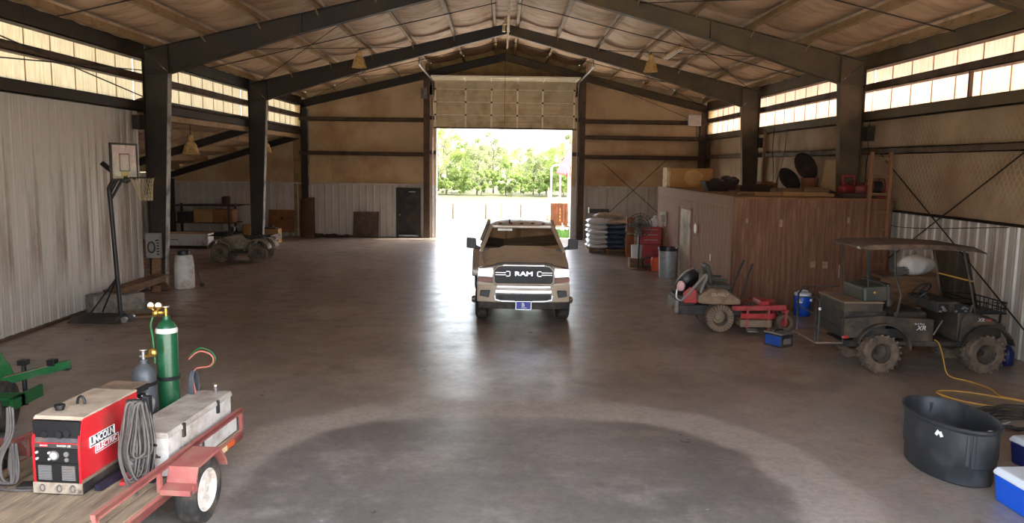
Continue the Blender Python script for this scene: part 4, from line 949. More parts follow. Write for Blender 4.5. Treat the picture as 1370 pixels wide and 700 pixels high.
# welder generator
wd = thing('welder_generator', 'red engine-driven welder with dusty top and control panel on trailer deck', 'welder', tl(.026,-.47,DZ), TRZ)
W_ = .215; H_ = .665; L_ = .90
MB().box(-W_,W_,.0,L_+.02,0,.10).build('base_skid', M_BLACKD, wd, bevel=.006)
fs_ = MB().box(-W_-.004,W_+.004,-.012,.0,.01,.105).build('skid_front', mat('scuffed_beige_plate', C(176,160,140),.7,0,.15,6,C(96,82,70),.4,8), wd)
for x in (-.13,0.02,.14): MB().tube([(x+.022*math.cos(a),-.02,.06+.03*math.sin(a)) for a in [2*PI*i/10 for i in range(10)]],.006,5,True).build('skid_hook', M_STEELB, fs_)
MB().prism([(0,.10),(0,.46),(.05,.655),(L_,.655),(L_,.10)], W_-.006, W_, 'x').build('side_panel', M_RED, wd, bevel=.003)
MB().prism([(0,.10),(0,.46),(.05,.655),(L_,.655),(L_,.10)], -W_, -W_+.006, 'x').build('side_panel', M_RED, wd, bevel=.003)
MB().box(-W_+.006,W_-.006,.012,L_,.10,.64).build('engine_case', M_BLACK, wd)
MB().box(W_-.0,W_+.003,.0,L_,.10,.13).build('sill_strip', M_DUSTY, wd)
MB().prism([(.05,.655),(.03,.648),(.06,.672),(L_,.672),(L_,.655)], -W_-.004, W_+.004, 'x').build('top_cover', mat('dusty_tan_top', C(186,170,148),.85,0,.1,5,C(150,132,112),.4,4), wd, bevel=.004)
for s in (-1,1): MB().prism([(-.004,.10),(-.004,.46),(.046,.652),(.056,.652),(.012,.46),(.012,.10)], min(s*W_,s*(W_-.022)), max(s*W_,s*(W_-.022)), 'x').build('front_edge', M_RED, wd)
cp = MB().prism([(.002,.455),(.05,.648),(.06,.648),(.014,.455)], -W_+.02, W_-.02, 'x').build('control_panel', mat('panel_grey', C(76,74,78),.45,0,.25,14,DUST,.3,9), wd)
TP = (-(PI/2-math.atan2(.048,.193)), 0, 0)
def onp(x, t, d=.0): # point on the slanted panel
    return (x, .002+.048*t-d*.97, .455+.193*t+d*.24)
nrm = Vector((0,-.97,.24)).normalized()
for x, t, r in ((-.015,.74,.032),(.145,.82,.026)): 
    p = Vector(onp(x,t)); MB().cyl(p, p+nrm*.012, r, n=16).build('gauge_rim', M_BLACK, cp, 40); MB().cyl(p+nrm*.012, p+nrm*.014, r*.8, n=16).build('gauge_face', M_WHITE, cp)
for x, t in ((-.10,.35),(.03,.34),(.10,.42)):
    p = Vector(onp(x,t)); MB().cyl(p, p+nrm*.03, .034, .028, n=12).build('control_knob', M_BLACK, cp, 40)
for x in (-.15,-.12,-.09,-.06): p = Vector(onp(x,.66)); MB().cyl(p, p+nrm*.012, .007, n=6).build('switch', M_STEELB, cp)
lp = MB().box(-W_+.02,W_-.02,-.002,.01,.41,.45).build('name_strip', mat('strip_grey', C(66,62,60),.5,0,.1), wd)
MB().box(-W_+.02,W_-.02,-.004,.01,.448,.456).build('red_line', M_RED, wd)
MB().box(-.145,-.075,-.004,.0,.418,.444).build('red_badge', M_RED, lp)
text('LINCOLN', .016, M_WHITEP, lp, (-.11,-.005,.431), (PI/2,0,0), ext=.0008)
text('RANGER 225', .022, M_WHITEP, lp, (.07,-.004,.431), (PI/2,0,0), ext=.0008)
sp_ = MB().box(-W_+.02,W_-.02,-.002,.01,.28,.405).build('socket_panel', M_BLACK, wd)
for x in (-.17,-.06): 
    for z in (.315,.37): MB().cyl((x,-.002,z),(x,-.02,z),.011,n=8).build('stud', M_WHITE, sp_)
MB().cyl((-.02,-.002,.345),(-.02,-.012,.345),.042,n=16).build('outlet', M_GREY, sp_, 40)
MB().cyl((-.02,-.012,.345),(-.02,-.014,.345),.03,n=16).box(-.05,.01,-.018,-.012,.338,.352).build('outlet_face', M_WHITE, sp_)
MB().cyl((.09,-.002,.36),(.09,-.012,.36),.022,n=14).cyl((.09,-.002,.31),(.09,-.01,.31),.018,n=14).build('outlet', M_GREY, sp_, 40)
lw = MB().box(-W_+.02,W_-.02,-.002,.01,.115,.275).build('louvre_panel', M_BLACK, wd)
for x0 in (-.165,.045):
    for q in range(9): MB().box(x0,x0+.115,-.012,.0,.13+.0145*q,.14+.0145*q).build('louvre', M_GREY, lw)
# side emblem
EMB = -.05
em = MB().cbox((W_+.003,.36,.42),(.004,.36,.085),(-.0,0,0)).build('emblem_plate', M_BLACK, wd)
MB().tube([(W_+.006,.175,.375),(W_+.006,.175,.465),(W_+.006,.545,.465),(W_+.006,.545,.375)],.004,4,True).build('emblem_border', M_WHITEP, em)
MB().box(W_+.002,W_+.005,.25,.60,.30,.372).build('emblem_lower', M_RED, em)
MB().tube([(W_+.006,.25,.298),(W_+.006,.25,.372),(W_+.006,.60,.372),(W_+.006,.60,.298)],.003,4,True).build('emblem_border', M_WHITEP, em)
text('LINCOLN', .088, M_WHITEP, em, (W_+.006,.36,.42), (PI/2,0,PI/2), ext=.001, bold=.003, sx=.95)
text('ELECTRIC', .074, M_WHITEP, em, (W_+.006,.425,.336), (PI/2,0,PI/2), ext=.001, bold=.002, sx=.98)
em.location = (0,EMB,0)
MB().tube([(-.02+.035*math.cos(a),.40,.675+.07*math.sin(a)) for a in [PI*i/8 for i in range(9)]],.012,6).build('lifting_eye', M_BLACK, wd, 60)
MB().cyl((-.10,.22,.672),(-.10,.22,.70),.035,n=12).cyl((-.10,.22,.70),(-.10,.22,.72),.045,n=12).build('fuel_cap', M_BLACK, wd, 40)
MB().box(-W_,W_-.03,L_,L_+.28,.10,.56).build('engine_block', M_BLACKD, wd, bevel=.02)
MB().box(-.18,.20,L_-.04,L_+.26,.60,.67).build('air_cleaner', M_BLACK, wd, bevel=.02)
MB().box(-.17,.19,L_-.03,L_+.25,.67,.678).build('air_cleaner_lid', M_DUSTY, wd, bevel=.003)
mb = MB()
for k in range(9): 
    a = rnd.random()*6; mb.tube(smoothpts([(W_-.02,L_+.02+.03*k,.58-.03*(k%3)),(W_+.05,L_+.05+.02*k,.50),(W_+.02,L_+.03+.02*k,.36),(W_-.02,L_+.08,.28)],4),.010,5)
mb.build('engine_hose', M_GREY, wd, 60)
MB().ball((W_+.04,L_+.06,.33),.055,10,(.8,1,1.1)).build('oil_filter', M_COOLW, wd, 50)

# cable post with hanging cables
ps = thing('cable_post', 'black upright post on the trailer beside the tool box, carrying welding cables', 'post', tl(.64,-.10,DZ), TRZ)
MB().box(-.03,.03,-.03,.03,0,.78).build('upright', M_BLACK, ps, bevel=.004); MB().box(-.06,.06,-.06,.06,0,.012).build('foot', M_BLACK, ps)
MB().beam((-.16,-.05,.74),(.0,-.03,.74),.03).cyl((0,-.03,.35),(.10,-.06,.35),.012,n=6).build('hook_arm', M_BLACK, ps)
cl = MB()
for k in range(26):
    r = random.Random(k); x = -.09+.13*r.random(); y = -.13+.10*r.random(); w_ = .03+.06*r.random(); zb = .05+.22*r.random()
    pts = [(x,y+.04,.74),(x-w_*.5,y,.72),(x-w_,y-.02,.50),(x-w_*1.1-.02,y-.04,.30),(x-w_*.4,y-.05,zb),(x+w_*.6,y-.03,zb+.02),(x+w_,y,.32),(x+w_*.7,y+.02,.52),(x+.01,y+.03,.73)]
    cl.tube(smoothpts(pts,4), .0095, 6, True)
cl.tube(smoothpts([(-.1,-.1,.7),(-.15,-.16,.3),(-.05,-.2,.02),(.05,-.25,.012),(.1,-.35,.012)],5),.0095,6)
o = cl.build('welding_cable', M_CABLE, None, 60, loc=tl(.60,-.10,DZ), rot=(0,0,TRZ)); tag(o, 'thick hank of grey welding cable hanging from the black post', 'cable')
# tool box
tb = thing('tool_box', 'long grey steel tool box with dusty lid behind the red trailer rail', 'tool box', tl(.56,.0,DZ), TRZ)
MB().box(-.20,.20,0,1.33,0,.36).build('body', M_WHITE, tb, bevel=.006)
MB().box(-.212,.212,-.012,1.342,.36,.385).prism([(-.212,.385),(.212,.385),(.20,.412),(-.20,.412)], -.012, 1.342, 'y').build('lid', mat('dusty_grey_lid', C(182,176,166),.75,0,.1,4,C(140,126,112),.45,3), tb, bevel=.004)
for y in (.28,1.0): MB().box(.20,.222,y-.02,y+.02,.28,.41).build('latch', M_BLACKD, tb)
MB().cyl((.1,-.02,.20),(.1,-.05,.20),.015,n=8).cyl((.05,-.05,.20),(.15,-.05,.20),.01,n=6).build('end_handle', M_BLACKD, tb)
MB().tube([(.0,.2,.0),(.21,.21,.20)],.002,4).build('cable_lock', M_BLACKD, tb)
for x, y, lb in ((.05,1.38,'bent steel post stub standing behind the tool box'),): 
    o = MB().box(-.025,.025,-.01,.01,0,.45).build('steel_post', M_GREY, None, loc=tl(.31,1.33,DZ), rot=(0,0,TRZ)); tag(o, lb, 'post')
o = MB().cyl((0,0,0),(0,0,.05),.02,n=8).ball((0,0,.07),.03,10).build('hitch_ball', M_CHROME, None, 50, loc=tl(.62,1.28,DZ+.412), rot=(0,0,TRZ)); tag(o, 'small chrome hitch ball standing on the tool box lid', 'hitch ball')

# gas cylinders
def cyl_gas(nm, lb, x, y, r, h, m):
    t = thing(nm, lb, 'gas cylinder', tl(x,y,DZ), TRZ)
    MB().lathe([(.001,0),(r*.95,.0),(r,.03),(r,h-.10),(r*.92,h-.05),(r*.7,h-.005),(r*.4,h+.025),(r*.32,h+.04),(r*.32,h+.07),(.001,h+.07)],24).build('tank', m, t, 45)
    v = MB().cyl((0,0,h+.06),(0,0,h+.15),.018,n=10).cyl((-.035,0,h+.10),(.02,0,h+.10),.014,n=8).build('valve', M_BRASS if m is M_GREENC else M_STEELB, t, 40)
    MB().lathe([(.02,h+.155),(.036,h+.16),(.036,h+.172),(.001,h+.175)],10).build('handwheel', M_STEELB, v, 40)
    return t, h
g1, h1 = cyl_gas('gas_cylinder', 'tall green gas cylinder with twin white gauges behind the tool box', .23, 1.05, .105, 1.20, M_GREENC)
MB().lathe([(.108,1.10),(.108,1.135),(.098,1.15)],20).build('white_collar_label', M_WHITE, g1, 50, fix=False)
rg = MB().cyl((-.035,0,h1+.10),(-.11,-.02,h1+.10),.018,n=8).ball((-.10,-.02,h1+.10),.035,10).build('regulator', M_BRASS, g1, 40)
for x in (-.135,-.055):
    MB().cyl((x,-.02,h1+.175),(x,-.045,h1+.18),.036,n=18).build('gauge', M_BRASS, rg, 40); MB().cyl((x,-.045,h1+.18),(x,-.047,h1+.18),.033,n=18).build('gauge_face', M_WHITEP, rg)
    MB().cyl((x,-.03,h1+.15),(-.10,-.02,h1+.11),.008,n=6).build('stem', M_BRASS, rg)
MB().tube(smoothpts([(-.12,-.04,h1+.06),(-.13,-.07,h1-.02),(-.09,-.11,h1-.14),(-.07,-.12,h1-.4)],5),.010,6).build('gas_hose', M_GREENT, g1, 60)
g2, h2 = cyl_gas('gas_cylinder', 'shorter grey gas cylinder with brass regulator beside the green one', .105, .81, .115, .80, M_GREYC)
MB().cyl((.02,0,h2+.10),(.10,0,h2+.12),.016,n=8).ball((.10,.0,h2+.14),.045,10,(1,.7,1)).build('regulator', M_BRASS, g2, 40)
ck = thing('cylinder_rack', 'black steel band and upright clamping both gas cylinders', 'bracket', tl(.2,1.20,DZ), TRZ)
MB().box(-.03,.03,-.03,.0,0,.80).build('upright', M_BLACK, ck)
def loop(cx, cy, r, z): return [(cx+r*math.cos(2*PI*i/20), cy+r*math.sin(2*PI*i/20), z) for i in range(20)]
mb = MB()
for (cx, cy, r) in ((.03,-.15,.115),(-.095,-.39,.125)):
    for dz in (-.012,.0,.012): mb.tube(loop(cx,cy,r,.63+dz),.008,5,True)
mb.build('band', M_BLACK, ck, 60)
sp2 = MB()
for q in range(5): sp2.tube([(.02,.10*math.cos(t)+.0,.15*math.sin(t)+.28) for t in [2*PI*i/24 for i in range(24)]] if False else [(.02*q*.4+.0,.07*math.cos(t),.17*math.sin(t)) for t in [2*PI*i/24 for i in range(24)]],.011,6,True)
o = sp2.build('gas_hose_coil', M_GREYC, None, 60, loc=tl(.385,1.25,DZ+.48), rot=(0,0,TRZ)); tag(o, 'grey coil of gas hose hung beside the green cylinder', 'hose')
mb = MB().tube(smoothpts([(.0,0,.42),(.10,.02,.50),(.22,.03,.47),(.25,.03,.40),(.20,.03,.34),(.06,.02,.31),(.03,.01,.20),(.06,.0,.05),(.05,0,-.05)],6),.010,6)
o = mb.build('torch_hose', mat('red_hose', C(184,110,96),.6,0,.1), None, 60, loc=tl(.37,1.22,DZ+.36), rot=(0,0,TRZ)); tag(o, 'looped red torch hose sticking out behind the green cylinder', 'hose')
mb = MB().tube(smoothpts([(.0,0.02,.45),(.10,.04,.53),(.21,.05,.50),(.262,.05,.42),(.22,.05,.33)],6),.008,6)
o = mb.build('torch_hose', M_GREENT, None, 60, loc=tl(.37,1.22,DZ+.36), rot=(0,0,TRZ)); tag(o, 'thin green torch hose arching over the red one', 'hose')
# loose things on the deck
o = MB().box(-.03,.03,-.34,.34,0,.05).box(-.024,.024,-.345,.345,.006,.044).build('steel_tube', mat('dark_blue_steel', C(44,42,60),.5,.2,.2), None, loc=tl(.33,-.03,DZ), rot=(0,0,TRZ-.05)); tag(o, 'short dark square steel tube lying on the deck beside the welder', 'steel tube')
o = MB().prism([(-.03,0),(.03,0),(.02,.03),(-.02,.03)], -.12, .12, 'y').build('steel_bracket', M_RED, None, loc=tl(.42,-.12,DZ), rot=(0,0,TRZ+.3)); tag(o, 'small red steel bracket on the deck under the cables', 'bracket')
mb = MB()
for q in range(7):
    r = random.Random(100+q); x = -.06*r.random(); zz = .35+.3*r.random()
    mb.tube(smoothpts([(x-.02,.1,.62+.05*r.random()),(x+.02*r.random(),.04,.45),(x-.10*r.random(),-.02,.22),(x-.05,-.08*r.random(),.05),(x+.08,-.05,.03),(x+.10*r.random(),.0,.16),(x+.03,.05,.35)],5),.011,6)
mb.tube(smoothpts([(-.1,-.05,.012),(0,-.14,.012),(.15,-.16,.012),(.34,-.12,.012),(.42,-.06,.05)],5),.011,6)
o = mb.build('welding_cable', M_CABLE, None, 60, loc=tl(-.52,-.30,DZ), rot=(0,0,TRZ)); tag(o, 'tangle of dark cable on the deck left of the red welder', 'cable')
o = MB().lathe([(.10,0),(.17,.0),(.19,.03),(.19,.09),(.17,.12),(.10,.12),(.09,.06),(.10,0)],22).build('spare_tyre', M_RUBBER, None, 40, loc=tl(-.38,.12,DZ), fix=False); tag(o, 'small black tyre lying flat behind the welder on the deck', 'tyre')
o = MB().box(-.1,.1,-.07,.07,0,.035).build('stick_rods', M_BLACKD, None, loc=tl(-.30,-.36,DZ), rot=(0,0,TRZ+.2), bevel=.004); tag(o, 'flat black tray beside front left foot of the welder', 'tray')

# ------------------------------------------------------------------ green farm implement at the left edge
gi = thing('green_implement', 'green farm implement with long tongue and black jack at left edge', 'farm implement', (-5.95,9.45,0))
MB().beam((-.15,.05,.60),(.62,.15,.80),.07,.10).build('tongue', M_GREENT, gi, bevel=.006)
MB().beam((-.12,.05,.655),(.45,.13,.80),.075,.01).build('tongue_dust', M_DUSTY, gi)
MB().cyl((.10,.08,.30),(.10,.08,.85),.028,n=8).box(.05,.15,.03,.13,.80,.86).build('jack', M_BLACK, gi); 
MB().cbox((.42,.13,.82),(.10,.10,.08)).box(.50,.62,.11,.19,.72,.76).build('coupler', M_BLACK, gi, bevel=.01)
MB().box(-.95,.25,-.25,-.17,.38,.52).box(-.95,.25,-.42,-.17,.50,.53).box(.21,.25,-.42,.2,.38,.53).build('frame', M_GREENT, gi, bevel=.006)
MB().prism([(-.9,.52),(-.02,.60),(-.10,.78),(-.25,1.0),(-.9,1.12)], .1, .14, 'y').build('shield', M_GREENT, gi, bevel=.006)
wx = MB().lathe([(.15,-.09),(.22,-.11),(.29,-.09),(.31,-.05),(.31,.05),(.29,.09),(.22,.11),(.15,.09)],24,Matrix.Translation((-.12,-.02,.31))@Euler((0,PI/2,.2)).to_matrix().to_4x4()).build('wheel', M_RUBBER, gi, 40)
MB().cyl((-.19,-.02,.31),(-.05,-.02,.31),.15,n=16).build('rim', M_GREENT, wx, 40)
MB().cyl((-.9,.0,.31),(-.05,-.02,.31),.04,n=8).build('axle', M_GREENT, gi)
mb = MB()
for q in range(4): mb.tube(smoothpts([(-.22+.03*q,-.35,.55),(-.15+.03*q,-.45,.62-.04*q),(-.10+.04*q,-.52,.40),(-.2,-.55,.12),(-.5,-.5,.03)],5),.013,6)
mb.build('hydraulic_hose', M_BLACK, gi, 60)

# ------------------------------------------------------------------ basketball hoop and what stands round it
bh = thing('basketball_hoop', 'portable basketball hoop on bent black pole against the ribbed left wall', 'basketball hoop', (-7.83,16.15,0))
MB().tube(smoothpts([(0,0,.05),(-.06,0,1.4),(-.11,0,2.55),(-.11,.0,2.72),(.03,.0,2.96)],5),.045,10).build('pole', M_BLACK, bh, 60)
MB().cyl((-.085,0,2.5),(.16,.1,2.98),.028,n=8).cyl((-.085,0,2.62),(.10,.05,3.0),.02,n=6).cyl((.05,.05,2.95),(-.22,-.06,3.22),.05,n=8).build('brace', M_BLACK, bh)
MB().cyl((-.05,0,.9),(-.62,-.1,.10),.018,n=6).cyl((-.03,.0,.95),(-.55,.35,.12),.018,n=6).build('stay', M_BLACK, bh)
a_ = 0.0
Tb = Matrix.Translation((.20,.0,3.24)) @ Matrix.Rotation(a_,4,'Z')
bb = MB().box(-.012,.012,-.53,.53,-.33,.33,Tb).build('backboard', mat('reflection_tinted_board', C(168,170,158),.15,0,.15,3,C(150,140,116),.3,3), bh)  # pale board colour with glassy reflection painted in
mb = MB()
for (y0,y1,z0,z1) in ((-.56,.56,-.37,-.33),(-.56,.56,.33,.37),(-.56,-.52,-.37,.37),(.52,.56,-.37,.37)): mb.box(-.025,.025,y0,y1,z0,z1,Tb)
mb.build('board_frame', M_BLACKD, bb, bevel=.008)
mb = MB()
for (y0,y1,z0,z1) in ((-.22,.22,-.19,-.165),(-.22,.22,.14,.165),(-.22,-.195,-.19,.165),(.195,.22,-.19,.165)): mb.box(.013,.016,y0,y1,z0,z1,Tb)
mb.build('board_square', M_GREY, bb)
MB().box(.013,.017,-.16,.16,-.33,-.20,Tb).build('board_pad', mat('yellowed_sticker', C(206,190,120),.6,0,.2), bb)
rim_c = Tb @ Vector((.34,0,-.31)); mb = MB()
mb.tube([(rim_c.x+.23*math.cos(t), rim_c.y+.23*math.sin(t), rim_c.z) for t in [2*PI*i/28 for i in range(28)]],.011,6,True)
mb.box(.0,.20,-.07,.07,-.33,-.31,Tb).box(.0,.02,-.09,.09,-.42,-.28,Tb).beam(Tb@Vector((.02,0,-.42)),Tb@Vector((.2,0,-.32)),.03)
rm_ = mb.build('rim', M_BLACKD, bh, 60)
mb = MB(); nn = 12
for j in range(nn):
    for dr in (-1,1):
        pts = []
        for i in range(7):
            f = i/6; t = 2*PI*(j+dr*f*1.5)/nn; r = .23*(1-.52*f**.7); pts.append((rim_c.x+r*math.cos(t)+.08*f, rim_c.y+r*math.sin(t), rim_c.z-.46*f))
        mb.tube(pts,.006,4)
mb.build('net', mat('old_net', C(178,160,126),.9,0,.1), rm_)
bs = MB().box(-.95,.10,-.30,.30,0,.03).prism([(-.28,.03),(.28,.03),(.20,.13),(-.20,.13)], -.92, .02, 'x').build('base', M_BLACKD, bh, bevel=.012)
for s in (-1,1): MB().cyl((.14,s*.16-.04,.06),(.14,s*.16+.04,.06),.06,n=12).build('caster', M_STEELB, bh, 40)
# grey blocks behind the base, and a slab on it
for q, (x, y, z, w_, d_, h_, lb) in enumerate(((-8.62,16.95,0,.5,.38,.42,'grey concrete block against left wall, nearer of two behind the hoop base'),(-8.30,17.50,0,.55,.38,.36,'grey concrete block against left wall, farther of two behind the hoop base'))):
    o = MB().box(-w_/2,w_/2,-d_/2,d_/2,0,h_).build('concrete_block', M_CONC, None, loc=(x,y,z), rot=(0,0,.9), bevel=.02); tag(o, lb, 'block', None)
o = MB().box(-.45,.45,-.14,.14,0,.05).build('plank', M_WOODB, None, loc=(-7.55,16.62,0), rot=(0,0,.25), bevel=.006); tag(o, 'flat dusty board on the floor beside the hoop base', 'board')
# low wooden bench
bn = thing('wooden_bench', 'long low wooden bench with slanted ends along the left wall', 'bench', (-8.58,18.55,0))
MB().box(-.18,.18,-1.25,1.35,.40,.45).build('seat', M_WOODB, bn, bevel=.006)
MB().box(.14,.18,-1.2,1.2,.30,.40).build('apron', M_WOODB, bn, bevel=.004)
MB().box(-.17,.17,-1.22,-1.12,0,.40).build('leg', mat('reddish_board', C(112,74,54),.8,0,.2,3,stretch=(1,1,4)), bn, bevel=.006)
MB().beam((0,1.0,.40),(0,1.5,.03),.33,.05).build('leg', M_WOODB, bn)
# things at the foot of the first left column
bc = thing('carton', 'white printed carton wedged against first left column above a board', 'carton', (-8.72,19.86,.86))
MB().box(-.17,.17,-.08,.08,0,.62).build('box', mat('shaded_white_carton', C(138,132,127),.8,0,.08), bc, bevel=.004)  # white carton greyed so its shade sits in the colour
MB().tube([(-.03+.085*math.cos(t),-.083,.27+.13*math.sin(t)) for t in [2*PI*i/20 for i in range(20)]],.02,6,True).build('ring_mark', M_BLACK, bc, 60)
for q in range(6): MB().box(.10,.16,-.084,-.08,.08+.07*q,.115+.07*q).build('print_bar', M_BLACK, bc)
MB().box(.075,.10,-.084,-.08,.42,.46).build('print_bar', M_BLACK, bc)
o = MB().prism([(-.11,0),(.11,0),(.13,.86),(-.08,.86)], -.04, .04, 'y').build('board', M_WOODB, None, loc=(-8.70,19.88,0), bevel=.004); tag(o, 'short upright brown board under carton at the first left column', 'board')
o = thing('plastic_drum', 'grimy white plastic drum standing behind the first left column', 'drum', (-8.25,20.5,0))
MB().lathe([(.001,0),(.22,0),(.25,.03),(.25,.55),(.225,.78),(.21,.86),(.16,.87)],22).build('body', M_WHITE, o, 40); MB().lathe([(.15,.85),(.15,.97),(.001,.98)],18).build('neck', M_BLACK, o, 40)
MB().cyl((0,-.255,.74),(.16,-.2,.74),.012,n=6).build('handle', M_WHITE, o)
o = MB().cyl((0,0,.012),(-.12,.1,.42),.012,n=6).ball((0,0,.05),.05,8,(1.4,.8,1)).build('hand_sprayer', M_BLACK, None, 40, loc=(-7.9,20.75,0)); tag(o, 'small black hand tool leaning beside the white drum', 'tool')

# ------------------------------------------------------------------ lean-to contents
tb2 = thing('white_cabinet', 'long low white cabinet on skids left of the quad bike', 'cabinet', (-11.75,30.0,0))
M_WCAB = mat('cabinet_white', C(196,192,188),.5,0,.06,4,DUST,.25)
MB().box(-.95,.75,-.30,.30,.12,.56).build('body', M_WCAB, tb2, bevel=.008); MB().box(-.97,.77,-.32,.32,.56,.585).build('top', M_CARDB, tb2, bevel=.004)
MB().box(-.93,-.12,-.312,-.30,.14,.54).build('door', M_WCAB, tb2, bevel=.004); MB().box(-.10,.73,-.312,-.30,.14,.54).build('door', M_WCAB, tb2, bevel=.004)
MB().box(-.9,.7,-.25,.25,0,.12).build('skid', M_DARKB, tb2); MB().box(-.62,-.35,-.33,-.312,.33,.35).build('handle', M_BLACK, tb2)
sh = thing('storage_rack', 'dark rack loaded with boxes at the back of the lean-to', 'rack', (-12.2,33.2,0))
for x in (-1.3,.95):
    for y in (-.4,.4): MB().box(x-.04,x+.04,y-.04,y+.04,0,1.5).build('post', M_DARKB, sh)
for z in (.28,.72,1.42): MB().box(-1.35,1.25,-.45,.45,z,z+.04).build('shelf', M_DARKB, sh)
o = MB().box(-.38,.38,-.3,.3,0,.52).box(-.39,.39,-.31,.31,.46,.53).build('wooden_crate', M_CARDB, None, loc=(-12.32,33.1,.76), bevel=.01); tag(o, 'tan wooden crate on the rack, left of two', 'crate')
o = MB().box(-.38,.38,-.3,.3,0,.52).box(-.39,.39,-.31,.31,.46,.53).build('wooden_crate', M_PLY, None, loc=(-11.5,33.1,.76), bevel=.01); tag(o, 'browner wooden crate on the rack, right of two', 'crate')
o = MB().lathe([(.001,0),(.27,0),(.28,.3),(.27,.62),(.001,.62)],18).build('fibre_drum', M_CARDB, None, 40, loc=(-10.7,33.6,.0)); tag(o, 'brown drum standing at right end of the rack', 'drum')
o = MB().lathe([(.001,0),(.16,0),(.18,.3),(.12,.36),(.001,.36)],14).build('bucket', M_DARKB, None, 40, loc=(-11.45,33.1,1.46)); tag(o, 'dark bucket on top of the lean-to rack', 'bucket')
for k in range(4):
    o = MB().box(-1.2+.1*k,.9+.15*k,-.05,.05,0,.04).build('plank', M_DARKB, None, loc=(-11.9,32.85+.12*k,1.46), rot=(0,0,.05*k-.06)); tag(o, 'dark plank across the rack top, %s from the front' % ['first','second','third','fourth'][k], 'plank', 'planks on the rack top')
o = MB().box(-.3,.3,-.25,.25,0,.42).box(-.25,.25,-.26,.26,.1,.35).build('black_tote', M_BLACK, None, loc=(-13.1,33.1,.76), bevel=.02); tag(o, 'black tote on the lean-to rack beside the crates', 'tote')
o = MB().box(-.42,.42,-.25,.25,0,.55).build('cardboard_box', M_CARDB, None, loc=(-9.55,32.6,0), bevel=.008); tag(o, 'cardboard box on the floor behind the quad bike', 'box')
o = MB().box(-.3,.3,-.2,.2,0,.06).ball((.1,0,.08),.09,8).build('rag_heap', M_DARKB, None, 40, loc=(-9.55,32.6,.55)); tag(o, 'dark rag heap on the cardboard box behind the quad bike', 'rags')
# leaning sheets by the back wall
pl2 = thing('plywood_board', 'worn plywood panel propped on a leg against the back wall', 'panel', (-9.75,35.0,0))
MB().cbox((0,.12,.68),(1.15,.03,1.0),(-.16,0,0)).build('sheet', M_PLY, pl2, bevel=.004); MB().box(.38,.43,-.12,-.07,0,1.0).build('leg', M_WOODB, pl2); MB().box(-.5,-.45,.2,.25,0,.4).build('leg', M_WOODB, pl2)
MB().tube([(.02,.05,.75),(.06,.04,.85)],.06,6).build('dark_patch', M_DARKB, pl2)
cr = thing('carpet_roll', 'tall brown roll standing in the back left corner by the column', 'roll', (-8.53,34.8,0)); cr.scale = (1.12,1,1)
mb = MB(); pts = []
for i in range(40): t = i/39*2*PI*2.5; r = .30-.10*i/39; pts.append((r*math.cos(t)*.95, r*math.sin(t)*.8))
mb.add([(x,y,z+(.02*math.sin(5*x) if z else 0)) for x,y in pts for z in (0,1.72)], [(2*i,2*i+2,2*i+3,2*i+1) for i in range(39)]); mb.lathe([(.001,.003),(.28,.003),(.28,1.70),(.001,1.70)],16,None,.95,.8)
mb.build('roll_layers', M_BROWNC, cr, 60, fix=False); MB().tube([(.3*math.cos(t)*.95,.3*math.sin(t)*.8,1.2) for t in [2*PI*i/20 for i in range(20)]],.012,5,True).build('tie', M_BLACKD, cr)
o = MB().cbox((0,.13,.57),(1.12,.025,1.14),(-.20,0,0)).build('rubber_mat', mat('dark_mat', C(80,68,62),.85,0,.2,4,C(120,96,80),.45,2.5), None, loc=(-6.05,35.0,0), bevel=.004); tag(o, 'dark square sheet leaning against the back wall left of the side door', 'sheet')
mb = MB()
for k in range(14):
    r = random.Random(300+k); mb.ball((r.uniform(-.6,.9),r.uniform(-.15,.15),.03+.05*r.random()),.07+.08*r.random(),8,(1.5,1,.7))
o = mb.build('debris_heap', M_DARKB, None, 40, loc=(-7.75,35.1,0)); tag(o, 'low heap of dark debris by the foot of the carpet roll', 'debris', None, 'stuff')
o = MB().box(-1.1,1.1,-.05,.05,0,.09).build('timber', M_WOODB, None, loc=(-6.2,35.28,0), bevel=.004); o.location = (-7.3+.55,35.27,0); tag(o, 'long low timber lying along the foot of the back wall', 'timber')

# quad bike
M_QUAD = mat('quad_camo', C(128,116,98), 0.6, 0, 0.35, 7, C(100,84,66), .4, 5)
qb = thing('quad_bike', 'muddy camouflage quad bike with racks parked under the lean-to edge', 'quad bike', (-8.62,26.35,0), PI)
def wheelx(par, c, R, w_, side, **k):   # axle along local y
    o_ = wheel(par, c, R, w_, -side, **k); o_.rotation_euler = (0,0,PI/2); return o_
